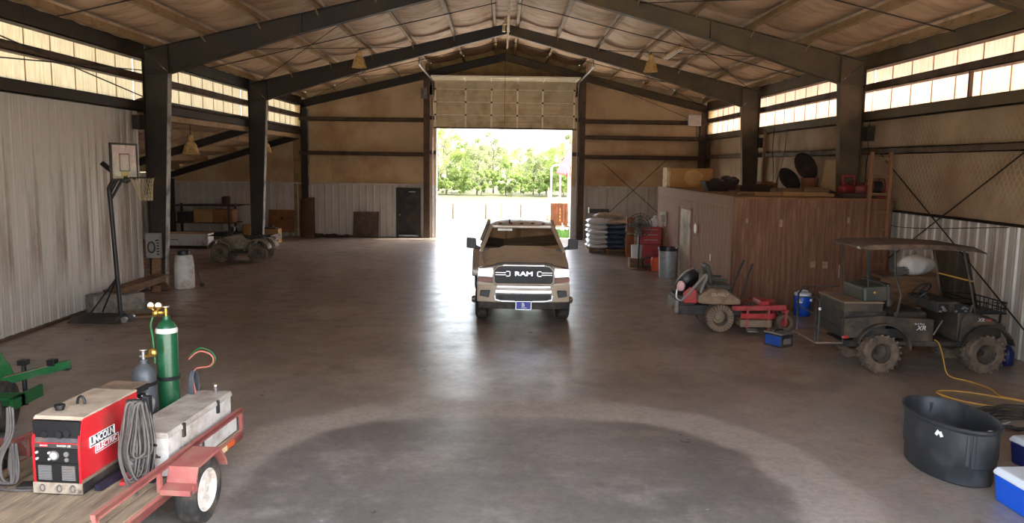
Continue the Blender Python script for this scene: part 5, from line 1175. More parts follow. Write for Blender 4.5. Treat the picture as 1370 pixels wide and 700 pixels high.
# local +x is forward (towards image left after the half turn)
M_QRIM = mat('quad_rim', C(84,78,70),.6,.3,.1,5,DUST,.4)
for x, s in ((.60,1),(.60,-1),(-.62,1),(-.62,-1)): wheelx(qb, (x,s*.44,.30), .30, .24, s, rimR=.15, tyre=M_RUBBERM, rim=M_QRIM, knobs=18)
MB().box(-.75,.72,-.10,.10,.26,.40).box(-.30,.30,-.22,.22,.26,.34).cyl((.60,-.44,.30),(.60,.44,.30),.03,n=6).cyl((-.62,-.44,.30),(-.62,.44,.30),.035,n=6).build('chassis', M_BLACKD, qb)
for s in (-1,1):
    MB().prism([(q[0],q[1]) for q in arc(.60,.34,.40,PI*.98,PI*.05,10)]+[(q[0],q[1]) for q in arc(.60,.34,.35,PI*.05,PI*.98,10)], min(s*.18,s*.58), max(s*.18,s*.58), 'x', Matrix.Rotation(PI/2,4,'Z') if False else None) if False else None
    MB().prism([(p[0],p[1]) for p in arc(.60,.36,.40,PI*.98,PI*.08,10)]+[(p[0],p[1]) for p in arc(.60,.36,.36,PI*.08,PI*.98,10)], min(s*.20,s*.58), max(s*.20,s*.58), 'y').build('front_fender', M_QUAD, qb, 50, bevel=.008)
    MB().prism([(p[0],p[1]) for p in arc(-.62,.36,.42,PI*.92,PI*.02,10)]+[(p[0],p[1]) for p in arc(-.62,.36,.38,PI*.02,PI*.92,10)], min(s*.20,s*.60), max(s*.20,s*.60), 'y').build('rear_fender', M_QUAD, qb, 50, bevel=.008)
    MB().box(-.26,.26,min(s*.20,s*.52),max(s*.20,s*.52),.28,.31).build('footwell', M_BLACKD, qb)
MB().loft([[(.80,-.22,.50),(.80,.22,.50),(.80,.20,.66),(.80,-.20,.66)],[(.45,-.26,.42),(.45,.26,.42),(.45,.20,.80),(.45,-.20,.80)],[(.10,-.20,.40),(.10,.20,.40),(.10,.14,.90),(.10,-.14,.90)],[(-.10,-.18,.40),(-.10,.18,.40),(-.10,.12,.80),(-.10,-.12,.80)]]).build('body', M_QUAD, qb, 45, bevel=.03)
MB().loft([[(-.02,-.10,.78),(-.02,.10,.78),(-.02,.08,.86),(-.02,-.08,.86)],[(-.30,-.15,.72),(-.30,.15,.72),(-.30,.13,.83),(-.30,-.13,.83)],[(-.72,-.17,.72),(-.72,.17,.72),(-.72,.15,.86),(-.72,-.15,.86)]]).build('seat', M_BLACKD, qb, 50, bevel=.03)
MB().tube(smoothpts([(.20,-.42,1.12),(.26,-.30,1.16),(.30,-.1,1.06),(.30,.1,1.06),(.26,.30,1.16),(.20,.42,1.12)],4),.014,6).cyl((.45,0,.7),(.30,0,1.0),.025,n=8).cbox((.33,0,1.05),(.14,.16,.12)).build('handlebar', M_BLACK, qb, 40)
for x0, x1, z, nm in ((.42,1.02,.84,'front_rack'),(-1.05,-.50,.84,'rear_rack')):
    mb = MB()
    for q in range(5): mb.cyl((x0,-.32+.16*q,z),(x1,-.32+.16*q,z),.011,n=5)
    for q in range(3): mb.cyl((x0+(x1-x0)*q/2,-.36,z),(x0+(x1-x0)*q/2,.36,z),.012,n=5)
    mb.cyl(((x0+x1)/2,-.2,z),((x0+x1)/2,-.2,.6),.012,n=5).cyl(((x0+x1)/2,.2,z),((x0+x1)/2,.2,.6),.012,n=5)
    mb.build(nm, M_BLACK, qb)
mb = MB()
for q in range(5): mb.tube([(-1.0,-.30+.15*q,.85),(-1.12,-.30+.15*q,.88),(-1.20,-.29+.14*q,.80+.02*(q%2)),(-1.12,-.29+.14*q,.70)],.02,6)
mb.build('rack_end', M_WHITE, qb, 60)
MB().cyl((.78,-.14,.62),(.84,-.14,.62),.06,n=12).cyl((.78,.14,.62),(.84,.14,.62),.06,n=12).build('headlamp', M_COOLW, qb, 40)
MB().tube(smoothpts([(.62,.34,.85),(.40,.40,1.02),(.30,.42,.86)],4),.012,5).build('mirror_stem', M_BLACK, qb)

# lamps hanging from the roofs
def bell(loc_, lb, drop, sc_=1.0):
    t = thing('high_bay_lamp', lb, 'lamp', loc_, rnd.random()*3, None)
    MB().lathe([(.245*sc_,0),(.25*sc_,.015),(.235*sc_,.03),(.20*sc_,.16),(.16*sc_,.30),(.10*sc_,.37),(.09*sc_,.38)],24).build('shade', M_LAMPSH, t, 45, fix=False)
    MB().cyl((0,0,.37*sc_),(0,0,.56*sc_),.085*sc_,.075*sc_,n=16).build('ballast', M_LAMPSH, t, 40)
    MB().ball((0,0,.20*sc_),.07*sc_,12,(1,1,1.4)).build('bulb', M_WHITESH, t, 50)
    MB().cyl((0,0,.55*sc_),(0,0,drop),.012,n=6).tube([(.04*math.cos(a),0,.58*sc_+.04*math.sin(a)) for a in [2*PI*i/10 for i in range(10)]],.006,5,True).build('hanger', M_BLACKD, t)
    return t
bell((-4.88,27.2,6.42), 'yellowed bell lamp hanging from the main roof left of the ridge', .66)
bell((4.85,27.2,6.42), 'yellowed bell lamp hanging from the main roof right of the ridge', .66)
bell((-9.55,24.6,3.46), 'yellowed bell lamp under the lean-to roof, nearer of two', 1.0, 1.05)
bell((-9.35,31.6,3.62), 'bell lamp under the lean-to roof half hidden by the second column', .82)
ft = thing('tube_lamp', 'slim fluorescent tube lamp under the right roof slope', 'lamp', (5.15,25.2,6.74))
MB().box(-.09,.09,-1.2,1.2,.0,.06).build('housing', M_LAMPSH, ft, bevel=.01)
for s in (-1,1): MB().cyl((s*.045,-1.15,-.02),(s*.045,1.15,-.02),.018,n=8).build('tube', M_WHITESH, ft, 40)
for y in (-1,1): MB().cyl((0,y,.05),(0,y,.16),.01,n=5).build('hanger', M_BLACKD, ft)
rlp = thing('ridge_fitting', 'pair of small cream fittings hanging at the ridge over the second frame', 'lamp', (0,28.0,7.78))
for s in (-1,1): MB().box(min(s*.02,s*.13),max(s*.02,s*.13),-.08,.08,0,.26).build('fitting', mat('cream_fitting', C(236,222,170),.5,0,.05), rlp, bevel=.01)  # plain cream surface colour, no emission
MB().box(-.12,.12,-.02,.02,.26,.30).build('bracket', M_PURLIN, rlp)
eb = thing('junction_box', 'white electrical box high in the back right corner', 'electrical box', (8.28,35.18,5.06))
MB().box(-.28,.28,-.06,.06,0,.46).build('enclosure', M_COOLW, eb, bevel=.01); MB().cyl((.1,0,0),(.1,0,-.6),.02,n=6).build('conduit', M_GREY, eb); MB().box(-.25,.25,-.07,-.06,.03,.43).build('cover', M_WHITE, eb)
# ------------------------------------------------------------------ brown shed
SX, SY0, SY1, SZ = 5.25, 18.2, 27.2, 2.62
shd = thing('storage_shed', 'brown board sided shed with flat plywood roof along the right wall', 'shed', (SX,SY0,0))
MB().box(.03,2.95,.03,SY1-SY0-.03,0,SZ-.06).build('core', M_DARKB, shd)
MB().box(2.95,3.64,.03,.08,0,SZ-.06).build('core', M_DARKB, shd)
bmL = None
n = int((SY1-SY0)/.30)
st = (SY1-SY0)/n
pvl = MB().box(0,.03,.016,st-.016,0,SZ-.24).mesh('siding_board', M_SHED)
pvt = MB().box(-.012,.02,.004,st-.004,SZ-.24,SZ-.02).mesh('fascia_board', M_SHED)
for k in range(n):
    y = k*st
    if 4.03 < y+.1 < 5.5:   # door opening
        obj('siding_board', MB().box(0,.03,.016,st-.016,2.12,SZ-.24).mesh('siding_board', M_SHED), shd, (0,y,0))
    else: obj('siding_board', pvl, shd, (0,y,0))
    obj('fascia_board', pvt, shd, (0,y,0))
MB().box(-.025,.0,0,SY1-SY0,SZ-.255,SZ-.235).box(-.025,.0,0,SY1-SY0,SZ-.02,SZ+.005).build('fascia_trim', M_SHED, shd)
nf = 3; wf_ = 3.64/nf
pf = 3.64/12
for k in range(12):
    x = k*pf
    obj('siding_board', MB().box(x+.002,x+pf-.002,0-(.002*(k%2)),.03,.60,SZ-.22).mesh('siding_board', M_SHEDF), shd)
    obj('fascia_board', MB().box(x+.002,x+pf-.002,-.014,.03,SZ-.22,SZ-.01).mesh('fascia_board', M_SHEDF), shd)
for k in range(3): MB().box(k*wf_+.002,(k+1)*wf_-.002,-.012,.03,0,.615).build('skirt_panel', M_SHEDF, shd)
MB().box(0,3.64,-.022,.0,.60,.618).box(-.03,3.70,-.03,-.0,SZ-.23,SZ-.215).box(-.02,.02,-.02,.02,0,SZ-.02).build('trim_strip', M_SHEDF, shd)
for k in range(8):
    y0 = k*(SY1-SY0)/8; z = SZ-.02+.004*(k%3)
    MB().box(-.02,2.96 if k == 1 else 3.70,y0+.004-(.03 if k==0 else 0),y0+(SY1-SY0)/8-.004,SZ-.03,SZ).build('roof_panel', M_PLY, shd)
for a, b in ((1.13,1.76),(2.04,2.246)): MB().box(2.965,3.70,a,b,SZ-.03,SZ).build('roof_panel', M_PLY, shd)
# pale scrape marks and patches on the front
for x, z, w_, h_ in ((1.06,1.95,.07,.17),(2.62,2.05,.05,.14),(1.82,1.02,.12,.14),(2.10,1.0,.12,.16),(2.48,.78,.035,.30),(.28,2.03,.05,.1)):
    MB().box(x,x+w_,-.008,.0,z,z+h_).build('pale_patch', mat('bare_wood_patch', C(162,132,112),.85,0,.25,12), shd)
MB().box(3.02,3.08,-.06,.0,SZ-.36,SZ-.20).build('hasp', M_BLACK, shd)
# shed door on the long side
dr = MB().box(-.02,.02,4.09,5.38,.03,2.06).build('door', mat('grimy_cream_door', C(198,186,166),.6,0,.12,3,C(150,128,104),.45,1.6), shd, bevel=.004)
MB().box(-.03,.03,4.01,4.08,0,2.12).box(-.03,.03,5.39,5.46,0,2.12).box(-.03,.03,4.01,5.46,2.065,2.13).build('door_frame', M_SHED, dr)
MB().ball((-.06,5.28,.98),.035,10).cyl((-.05,5.28,.98),(0,5.28,.98),.015,n=8).build('door_knob', M_STEELB, dr, 40)
for z in (.4,1.65): MB().cyl((-.025,4.085,z-.06),(-.025,4.085,z+.06),.015,n=6).build('hinge', M_BLACKD, dr)
ckk = thing('wall_clock', 'round cream plate hung on the shed side right of its door', 'clock', (SX-.03,21.55,1.63))
MB().cyl((0,0,0),(-.035,0,0),.145,n=28).build('case', M_LAMPSH, ckk, 40); MB().cyl((-.035,0,0),(-.038,0,0),.125,n=28).build('face', M_COOLW, ckk)
wlm = thing('wall_lantern', 'small pale lantern on the shed side near its far corner', 'lamp', (SX-.01,25.7,1.72))
MB().box(-.04,0,-.09,.09,-.35,.05).build('back_plate', M_WHITE, wlm, bevel=.005); MB().box(-.16,-.04,-.08,.08,-.20,.02).build('globe', M_CLEAR, wlm, bevel=.01); MB().prism([(-.09,.02),(.09,.02),(0,.12)],-.17,0,'x').build('cap', M_WHITE, wlm)
o = MB().box(-.012,0,-.04,.04,-.11,.0).build('wall_switch', M_WHITE, None, loc=(SX,25.6,1.15), bevel=.003); tag(o, 'small pale switch plate below the shed lantern', 'switch')
o = MB().box(-.008,0,-.05,.05,0,.17).build('paper_note', M_WHITEP, None, loc=(SX-.001,20.1,.92)); tag(o, 'small white paper strip on the shed side near its front corner', 'paper')
# ladder on the shed front
ld = thing('ladder', 'wooden ladder standing against the right end of the shed front', 'ladder', (8.46,18.05,0))
for x in (-.20,.24): MB().box(x-.035,x+.035,-.05,.04,0,3.68).build('rail', mat('ladder_wood', C(134,92,62),.8,0,.2,3,stretch=(4,4,.6)), ld, bevel=.004)
for k in range(9): MB().box(-.165,.205,-.035,.0,.30+.40*k,.36+.40*k).build('rung', M_WOODB, ld, bevel=.003)

# ---- what lies on the shed roof
cb = thing('plywood_box', 'yellow brown plywood box with pale end on the far shed roof corner', 'box', (6.05,26.5,SZ))
MB().box(-.62,.78,-.3,.3,0,.62).build('body', mat('ochre_ply', C(186,140,82),.75,0,.12,2), cb, bevel=.008); MB().box(-.74,-.62,-.31,.31,0,.635).build('end_panel', mat('pale_ply', C(206,182,142),.75,0,.2,6,C(150,110,70),.3,8), cb, bevel=.005)
MB().cyl((.12,-.305,.31),(.12,-.30,.31),.27,n=28).cyl((.24,-.306,.31),(.24,-.30,.31),.22,n=28).build('round_mark', mat('mark_ply', C(208,168,106),.75,0,.08), cb)
for x in (-.3,.6): MB().box(x-.04,x+.04,-.28,.28,-.0,.01).build('runner', M_WOODB, cb)
bt = thing('mortar_tub', 'black open tub heaped with scrap on the shed roof', 'tub', (6.15,22.6,SZ))
MB().loft([[(-.42,-.2,.0),(.32,-.2,0),(.32,.25,0),(-.42,.25,0)],[(-.56,-.3,.28),(.42,-.3,.28),(.42,.35,.28),(-.56,.35,.28)]]).build('tub', M_DARKB, bt, bevel=.02)
mb = MB()
for k in range(12):
    r = random.Random(500+k); mb.ball((r.uniform(-.3,.6),r.uniform(-.2,.2),.25+.14*r.random()),.05+.08*r.random(),7,(1.5,1,.7))
mb.build('scrap', M_BLACKD, bt, 40)
def disc(x, y, z, R, tilt, rz, lb):
    t = thing('fan_head', lb, 'fan', (x,y,z), rz)
    M_ = Matrix.Rotation(tilt,4,'X'); mb = MB()
    for q in range(5): 
        r = R*(.2+.2*q); mb.tube([M_@Vector((r*math.cos(a),r*math.sin(a),.06*(1-(q/4)**2)+.02)) for a in [2*PI*i/24 for i in range(24)]],.008,5,True)
    for q in range(14):
        a = 2*PI*q/14; mb.cyl(M_@Vector((.05*math.cos(a),.05*math.sin(a),.08)),M_@Vector((R*math.cos(a),R*math.sin(a),.02)),.006,n=4)
    mb.build('guard', M_BLACKD, t)
    MB().lathe([(.001,.0),(R*.98,.0),(R,.03),(R*.98,.04)],24,M_).build('back_shell', M_DARKB, t, 40, fix=False)
    MB().cyl(M_@Vector((0,0,-.14)),M_@Vector((0,0,.0)),.09,n=14).build('motor', M_BLACKD, t, 40)
    return t
disc(7.62,21.4,SZ+.36,.36,1.0,.5,'dusty round fan head leaning on the shed roof, left of two')
disc(8.10,21.55,SZ+.72,.40,1.15,.45,'dusty round fan head propped on the wooden tub, right of two')
o = MB().lathe([(.001,0),(.20,0),(.23,.42),(.21,.42),(.19,.03)],18).build('bucket', M_RUSTM, None, 40, loc=(8.10,21.2,SZ)); tag(o, 'brown bucket under the right fan head on the shed roof', 'bucket')
o = MB().cbox((0,0,.46),(.025,1.5,.92),(0,0,0)).cbox((-.03,.0,.86),(.03,.2,.05)).build('plywood_sheet', mat('tan_sheet', C(190,158,112),.8,0,.12,2), None, loc=(8.85,21.6,SZ), bevel=.003); o.rotation_euler = (0,.14,0); tag(o, 'tan plywood sheet leaning on the wall above the shed roof', 'sheet')
for k, (x, y, l, rz, lb) in enumerate(((6.6,20.6,1.9,.12,'long plank across front of the shed roof, nearest the edge'),(7.0,21.9,1.6,-.25,'plank on the shed roof behind the nearest one'),(6.9,22.3,1.4,.35,'short plank beside the black tub on the shed roof'),(8.4,20.2,1.0,.1,'short plank under the red cans on the shed roof'))):
    o = MB().box(-l/2,l/2,-.09,.09,0,.035).build('plank', M_WOODB, None, loc=(x,y,SZ), rot=(0,0,rz), bevel=.003); tag(o, lb, 'plank')
o = MB().loft([[(-.5,-.14,.0),(.5,-.14,.0),(.5,.14,.0),(-.5,.14,.0)],[(-.55,-.2,.16),(.42,-.2,.12),(.42,.2,.12),(-.55,.2,.16)]]).build('sack', M_BAGT, None, 60, loc=(7.0,22.3,SZ+.036), bevel=.05); o.data.materials[0] = M_WOODB; tag(o, 'flattened brown sack heap beside the black tub on the roof', 'sack')
M_TANW = mat('tan_lumber', C(170,130,84),.8,0,.2,3,stretch=(1,5,5))
for k, (x, y, z, l, w_, h_, rz, m, lb) in enumerate(((6.5,19.6,0,1.5,.30,.05,.06,M_TANW,'wide tan board at left front of the shed roof'),(7.35,19.35,0,1.2,.24,.07,-.1,M_TANW,'tan board in the middle of the shed roof front'),(7.2,20.1,0,.9,.40,.14,.2,M_WOODB,'low brown timber block pile in the middle of the shed roof'),
        (6.75,21.35,0,.7,.5,.20,.3,M_DARKB,'dark flat carton between the tub and the left fan head'),(7.75,19.9,.0,.6,.4,.18,-.2,M_WOODB,'brown broken crate left of the red fuel cans'),(5.9,19.3,.0,.9,.16,.04,.9,M_WOODB,'short board at the near left corner of the shed roof'),(7.35,22.4,0,.5,.35,.26,.1,M_PLY,'ochre box behind the boards on the shed roof'))):
    o = MB().box(-l/2,l/2,-w_/2,w_/2,0,h_).box(-l/2+.02,l/2-.15,-w_/2+.02,w_/2-.06,h_,h_+.03).build('scrap_board' if h_ < .1 else 'scrap_box', m, None, loc=(x,y,SZ+z), rot=(0,0,rz), bevel=.006); tag(o, lb, 'board' if h_ < .1 else 'box')
mb = MB()
for k in range(6): mb.tube(smoothpts([(-.6+.05*k,-.1+.05*k,.02+.015*k),(-.2,.02*k,.05+.01*k),(.3,-.08+.03*k,.03+.02*k),(.75,.06*k-.1,.02)],4),.014,5)
o = mb.build('rope_heap', M_DARKB, None, 60, loc=(8.0,20.6,SZ)); tag(o, 'loose dark rope and wire heap on the shed roof', 'rope')
def jug(x, y, rz, lb, m):
    t = thing('fuel_can', lb, 'fuel can', (x,y,SZ+.04), rz)
    MB().loft([[(-.15,-.11,0),(.15,-.11,0),(.15,.11,0),(-.15,.11,0)],[(-.16,-.12,.03),(.16,-.12,.03),(.16,.12,.03),(-.16,.12,.03)],[(-.16,-.12,.20),(.16,-.12,.20),(.16,.12,.20),(-.16,.12,.20)],[(-.06,-.06,.27),(.10,-.06,.27),(.10,.06,.27),(-.06,.06,.27)]]).build('can', m, t, 50, bevel=.02)
    MB().cyl((.04,0,.26),(.04,0,.31),.03,n=10).cyl((.04,0,.30),(.20,0,.36),.014,n=6).build('spout', M_BLACK, t)
    MB().tube([(-.10,0,.25),(-.06,0,.31),(.0,0,.30)],.015,6).build('handle', m, t)
jug(8.30,19.35,.3,'red fuel can on the shed roof, left of two by the column',mat('can_red', C(140,36,34),.5,0,.2,6,C(90,60,46),.4))
jug(8.68,19.35,-.4,'dull red fuel can on the shed roof, right of two by the column',mat('dull_red', C(130,56,40),.6,0,.1))
hd = thing('hand_truck_frame', 'small red steel frame standing behind the fuel cans', 'frame', (8.50,19.75,SZ))
for x in (-.13,.15): MB().box(x-.02,x+.02,-.02,.02,0,.52).build('upright', M_REDM, hd)
MB().box(-.13,.15,-.02,.02,.48,.52).box(-.13,.15,-.02,.02,.20,.23).build('crossbar', M_REDM, hd)
hr = thing('hose_reel', 'small dark red reel on the shed roof behind the ladder', 'reel', (8.72,18.75,SZ))
MB().cyl((-.12,0,.26),(.12,0,.26),.13,n=18).build('drum', M_BLACKD, hr, 40)
for x in (-.14,.14): MB().tube([(x,.20*math.cos(a),.26+.20*math.sin(a)) for a in [2*PI*i/20 for i in range(20)]],.015,6,True).build('flange_ring', M_REDM, hr, 60)
MB().box(-.18,.18,-.16,-.12,0,.04).box(-.18,.18,.12,.16,0,.04).beam((-.16,-.14,.03),(-.14,0,.26),.025).beam((.16,-.14,.03),(.14,0,.26),.025).beam((-.16,.14,.03),(-.14,0,.26),.025).beam((.16,.14,.03),(.14,0,.26),.025).build('stand', M_REDM, hr)
o = MB().box(-.3,.5,-.12,.12,0,.11).build('timber', M_DARKB, None, loc=(8.45,18.75,SZ), bevel=.005); o.location = (8.15,18.62,SZ); tag(o, 'short dark timber on the front edge of the shed roof', 'timber')
mb = MB().tube(smoothpts([(8.84,26.4,4.6),(8.78,26.3,3.9),(8.82,26.2,3.2),(8.7,25.9,2.70)],5),.012,5).tube(smoothpts([(8.84,25.2,4.5),(8.80,25.3,3.6),(8.7,25.6,2.72)],5),.010,5)
o = mb.build('hanging_cable', M_BLACKD, None, 60); tag(o, 'dark cable hanging down the right wall above the shed roof', 'cable')
o = MB().box(-.04,.04,-.05,.05,0,1.9).build('post', M_WOODB, None, loc=(8.70,26.9,SZ), bevel=.004); tag(o, 'upright brown timber standing on the shed roof by the wall', 'post')

# ------------------------------------------------------------------ sacks on the pallet
pa = thing('pallet', 'wooden pallet under the stack of wrapped sacks', 'pallet', (3.95,30.55,0))
for k in range(5): MB().box(-.72,.72,-.60+.25*k,-.44+.25*k,.11,.135).build('deck_board', M_WOODB, pa)
for x in (-.66,0,.66): MB().box(x-.05,x+.05,-.6,.56,0,.11).build('stringer', M_WOODB, pa)
def sack_mesh(seed, L, W, H, m):
    r = random.Random(seed); ph = [r.random()*6 for _ in range(6)]
    def f(u, v, sgn):
        x = (u-.5)*L; y = (v-.5)*W; e = max(0,(1-abs(2*u-1)**4))**.5*max(0,(1-abs(2*v-1)**4))**.5
        wr = .018*math.sin(9*u+ph[0]+3*v)+.014*math.sin(17*v+ph[1]+5*u)+.010*math.sin(23*u+11*v+ph[2])
        return (x*(1+.02*math.sin(6*v+ph[3])), y*(1+.02*math.sin(5*u+ph[4])), H/2+sgn*H/2*e+wr*e)
    mb = MB().grid(lambda u,v: f(u,v,1), 12, 8).grid(lambda u,v: f(u,v,-1), 12, 8)
    return mb.mesh('sack', m, 60, False)
SKW = [sack_mesh(k,.76,.60,.165,M_WHITESH) for k in range(3)]; SKB = [sack_mesh(k+5,.80,.60,.165,M_BAGB) for k in range(3)]; SKT = [sack_mesh(k+9,.86,.62,.18,M_BAGT) for k in range(2)]
ORD = ['lowest','second','third','fourth','fifth','sixth','seventh']
for L_ in range(6):
    z = .145+.186*L_
    for ci, x in ((0,-.37),(1,.37)):
        for ri, y in ((0,-.30),(1,.30)):
            ms = SKW if ci == 0 else (SKB if L_ < 5 else SKT)
            o = obj('sack', rnd.choice(ms), None, (3.95+x+rnd.uniform(-.03,.03), 30.55+y+rnd.uniform(-.03,.03), z), (0,0,rnd.uniform(-.06,.06)+(PI if rnd.random()<.5 else 0)))
            cname = 'white' if ci == 0 else ('blue' if L_ < 5 else 'tan')
            tag(o, '%s plastic sack on the pallet, %s layer up, %s %s column' % (cname, ORD[L_], 'front' if ri == 0 else 'rear', 'left' if ci == 0 else 'right'), 'sack', 'sacks stacked on the pallet')
for k, (x, y, z, rx, lb, m) in enumerate(((3.85,30.28,1.32,-.12,'pale tan sack sloping over the front of the stack top',SKT[0]),(4.18,30.62,1.30,.0,'tan plastic sack lying topmost on the pallet stack',SKT[1]))):
    o = obj('sack', m, None, (x,y,z), (rx,0,.2)); tag(o, lb, 'sack', 'sacks stacked on the pallet')
o = MB().box(-.28,.45,-.2,.2,0,.16).box(-.32,-.28,-.2,.2,0,.22).build('black_tray', M_BLACK, None, loc=(3.60,30.80,1.46), rot=(0,-.0,0), bevel=.02); tag(o, 'black tray on top of the sack stack', 'tray')

# pedestal fan and the workshop things behind it
pf_ = thing('pedestal_fan', 'large black pedestal fan beside the wrapped sacks', 'fan', (4.33,25.35,0))
MB().lathe([(.001,0),(.26,0),(.26,.03),(.05,.05),(.001,.06)],20).build('base', M_RUSTM, pf_, 40)
MB().cyl((0,0,.04),(0,0,1.30),.028,n=10).build('column', M_BLACK, pf_)
mb = MB(); Mf = Matrix.Translation((0.0,-.06,1.42)) @ Matrix.Rotation(PI/2,4,'X')
for q in range(4):
    r = .38*(.25+.25*q)
    for zz in (.08*(1-(q/3)**2)+.03,-.08*(1-(q/3)**2)-.03): mb.tube([Mf@Vector((r*math.cos(a),r*math.sin(a),zz)) for a in [2*PI*i/28 for i in range(28)]],.006,5,True)
for q in range(20):
    a = 2*PI*q/20
    for s in (-1,1): mb.cyl(Mf@Vector((.06*math.cos(a),.06*math.sin(a),.11*s)),Mf@Vector((.38*math.cos(a),.38*math.sin(a),.03*s)),.004,n=4)
mb.build('cage', M_BLACK, pf_)
mb = MB()
for q in range(4):
    a = PI/2*q; T = Mf @ Matrix.Rotation(a,4,'Z') @ Matrix.Translation((.19,0,0)) @ Matrix.Rotation(.5,4,'X'); mb.box(-.14,.14,-.07,.07,-.004,.004,T)
mb.build('blade', M_GREY, pf_, bevel=0)
MB().cyl((0,0,1.42),(0,.16,1.42),.09,n=14).build('motor', M_BLACK, pf_, 40)
MB().tube(smoothpts([(.18,.05,.04),(.14,.02,.28),(.30,.0,.40),(.46,.0,.34)],5),.03,7).build('foot_tube', M_BLACK, pf_, 60)
rt = thing('red_tool_chest', 'red steel tool chest behind the pedestal fan', 'tool chest', (4.92,26.4,0))
MB().box(-.42,.28,-.25,.25,.72,1.30).build('upper_case', M_REDM, rt, bevel=.01); MB().box(-.40,.28,-.26,.26,.08,.70).build('lower_case', M_REDM, rt, bevel=.01)
for k in range(3): d_ = MB().box(-.40,.26,-.265,-.25,.76+.17*k,.91+.17*k).build('drawer', M_REDM, rt, bevel=.004); MB().box(-.30,.16,-.285,-.265,.87+.17*k,.885+.17*k).build('handle', M_STEELB, d_)
for x in (-.33,.2): MB().cyl((x,-.03,.04),(x,.03,.04),.04,n=10).build('caster', M_BLACK, rt)
o = MB().ball((0,0,.14),.16,10,(1,.8,1)).ball((.05,0,.30),.08,8).build('white_jug', M_WHITESH, None, 50, loc=(4.98,26.35,1.30)); tag(o, 'white plastic jug standing on the red tool chest', 'jug')
o = MB().lathe([(.001,0),(.17,0),(.19,.40),(.20,.42),(.17,.42)],18).build('white_bucket', M_WHITESH, None, 40, loc=(4.36,25.95,.30)); tag(o, 'white bucket behind the column of the pedestal fan', 'bucket')
o = MB().box(-.24,.24,-.2,.2,0,.30).build('wooden_step', M_WOODB, None, loc=(4.36,25.95,0), bevel=.006); tag(o, 'low wooden step under the white bucket', 'step')
o = MB().lathe([(.001,0),(.18,0),(.21,.2),(.215,.34),(.18,.42),(.001,.44)],20).build('orange_tub', M_ORANGE, None, 40, loc=(4.86,24.95,.02)); tag(o, 'round orange tub on the floor left of the grey bin', 'tub')
o = MB().box(-.3,.3,-.2,.2,0,.02).build('floor_board', M_WOODB, None, loc=(4.93,24.95,0)); tag(o, 'thin board under the orange tub', 'board')
o = MB().box(-.14,.14,-.14,.14,0,.5).box(-.14,.14,-.15,.15,.55,.70).box(-.14,.14,-.15,.15,.75,.9).build('stacked_trays', mat('dull_orange', C(150,88,48),.6), None, loc=(4.52,28.5,.7), bevel=.01)
o.location = (4.60,28.9,0); o.scale = (1,1,1.6); tag(o, 'narrow orange and black parts stand behind the sacks', 'stand')
tc_ = thing('waste_bin', 'grey round waste bin with black liner by the shed door', 'bin', (4.90,23.6,0))
MB().lathe([(.001,0),(.235,0),(.245,.02),(.275,.84),(.275,.88),(.262,.88),(.235,.04),(.001,.03)],26).build('body', M_GALV, tc_, 40, fix=False)
MB().lathe([(.285,.80),(.29,.84),(.285,.90),(.26,.905),(.245,.80),(.22,.50)],26).build('liner', M_BLACK, tc_, 60, fix=False)
for s in (-.7,.9): MB().cbox((.27*math.cos(s-PI/2),.27*math.sin(s-PI/2),.60),(.10,.02,.02),(0,0,s)).build('grip', M_GREY, tc_)
MB().ball((.2,-.2,.90),.03,8).build('white_knot', M_WHITESH, tc_, 40)

# ------------------------------------------------------------------ zero turn mower
mw = thing('riding_mower', 'dusty red zero-turn mower with folded roll bar in front of the shed', 'mower', (4.34,16.22,0), -.02)
M_MRIM = mat('mower_rim', C(150,128,106),.8,.1,.15,6,C(104,86,70),.4)
for s in (-1,1):
    t_ = wheelx(mw, (0,s*.46,.29), .29, .27, s, rimR=.15, tyre=M_RUBBERM, rim=M_MRIM)
    mb = MB()
    for q in range(26): mb.box(-.012,.012,-.005,.005,.16,.27,Matrix.Translation((s*.0,s*.455+s*.14,.0)) @ Matrix.Rotation(2*PI*q/26,4,'Y'))
    g3 = mb.build('wheel_rib', M_DUSTY, mw, None); g3.location = (0,0,.29)
    cw = wheelx(mw, (1.34,s*.40,.185), .185, .15, s, rimR=.095, tyre=M_RUBBERM, rim=M_REDM)
    MB().box(1.31,1.37,s*.40-.10,s*.40-.08,.17,.44).box(1.31,1.37,s*.40+.08,s*.40+.10,.17,.44).box(1.29,1.39,s*.40-.10,s*.40+.10,.42,.46).cyl((1.34,s*.40,.44),(1.34,s*.40,.54),.04,n=10).build('caster_fork', M_REDM, mw, bevel=.005)
    MB().beam((.30,s*.24,.44),(1.36,s*.40,.50),.09,.10).build('frame_rail', M_REDM, mw, bevel=.01)
    MB().loft([[(-.44,s*.22,.58),(-.44,s*.52,.58),(-.44,s*.50,.72),(-.44,s*.24,.72)],[(-.20,s*.20,.56),(-.20,s*.56,.56),(-.20,s*.50,.88),(-.20,s*.24,.88)],[(.12,s*.20,.56),(.12,s*.56,.56),(.12,s*.50,.86),(.12,s*.24,.86)],[(.42,s*.20,.56),(.42,s*.56,.56),(.42,s*.52,.66),(.42,s*.24,.66)]]).build('fuel_tank', M_DUSTY, mw, 40, bevel=.04)
    MB().tube(smoothpts([(.42,s*.34,.60),(.46,s*.36,.72),(.50,s*.38,.86),(.66,s*.30,1.36)],4),.016,8).tube([(.56,s*.345,1.08),(.665,s*.30,1.37)],.024,8).build('steering_lever', M_BLACK, mw, 60)
text('GRAVELY', .085, M_BAGT, mw, (-.02,-.545,.76), (PI/2-.25,0,0), ext=.003)
MB().box(-.78,.50,-.28,.28,.30,.50).build('chassis', M_BLACKD, mw, bevel=.01)
MB().box(.30,1.10,-.30,.30,.42,.50).build('foot_deck', M_REDM, mw, bevel=.01); mb = MB()
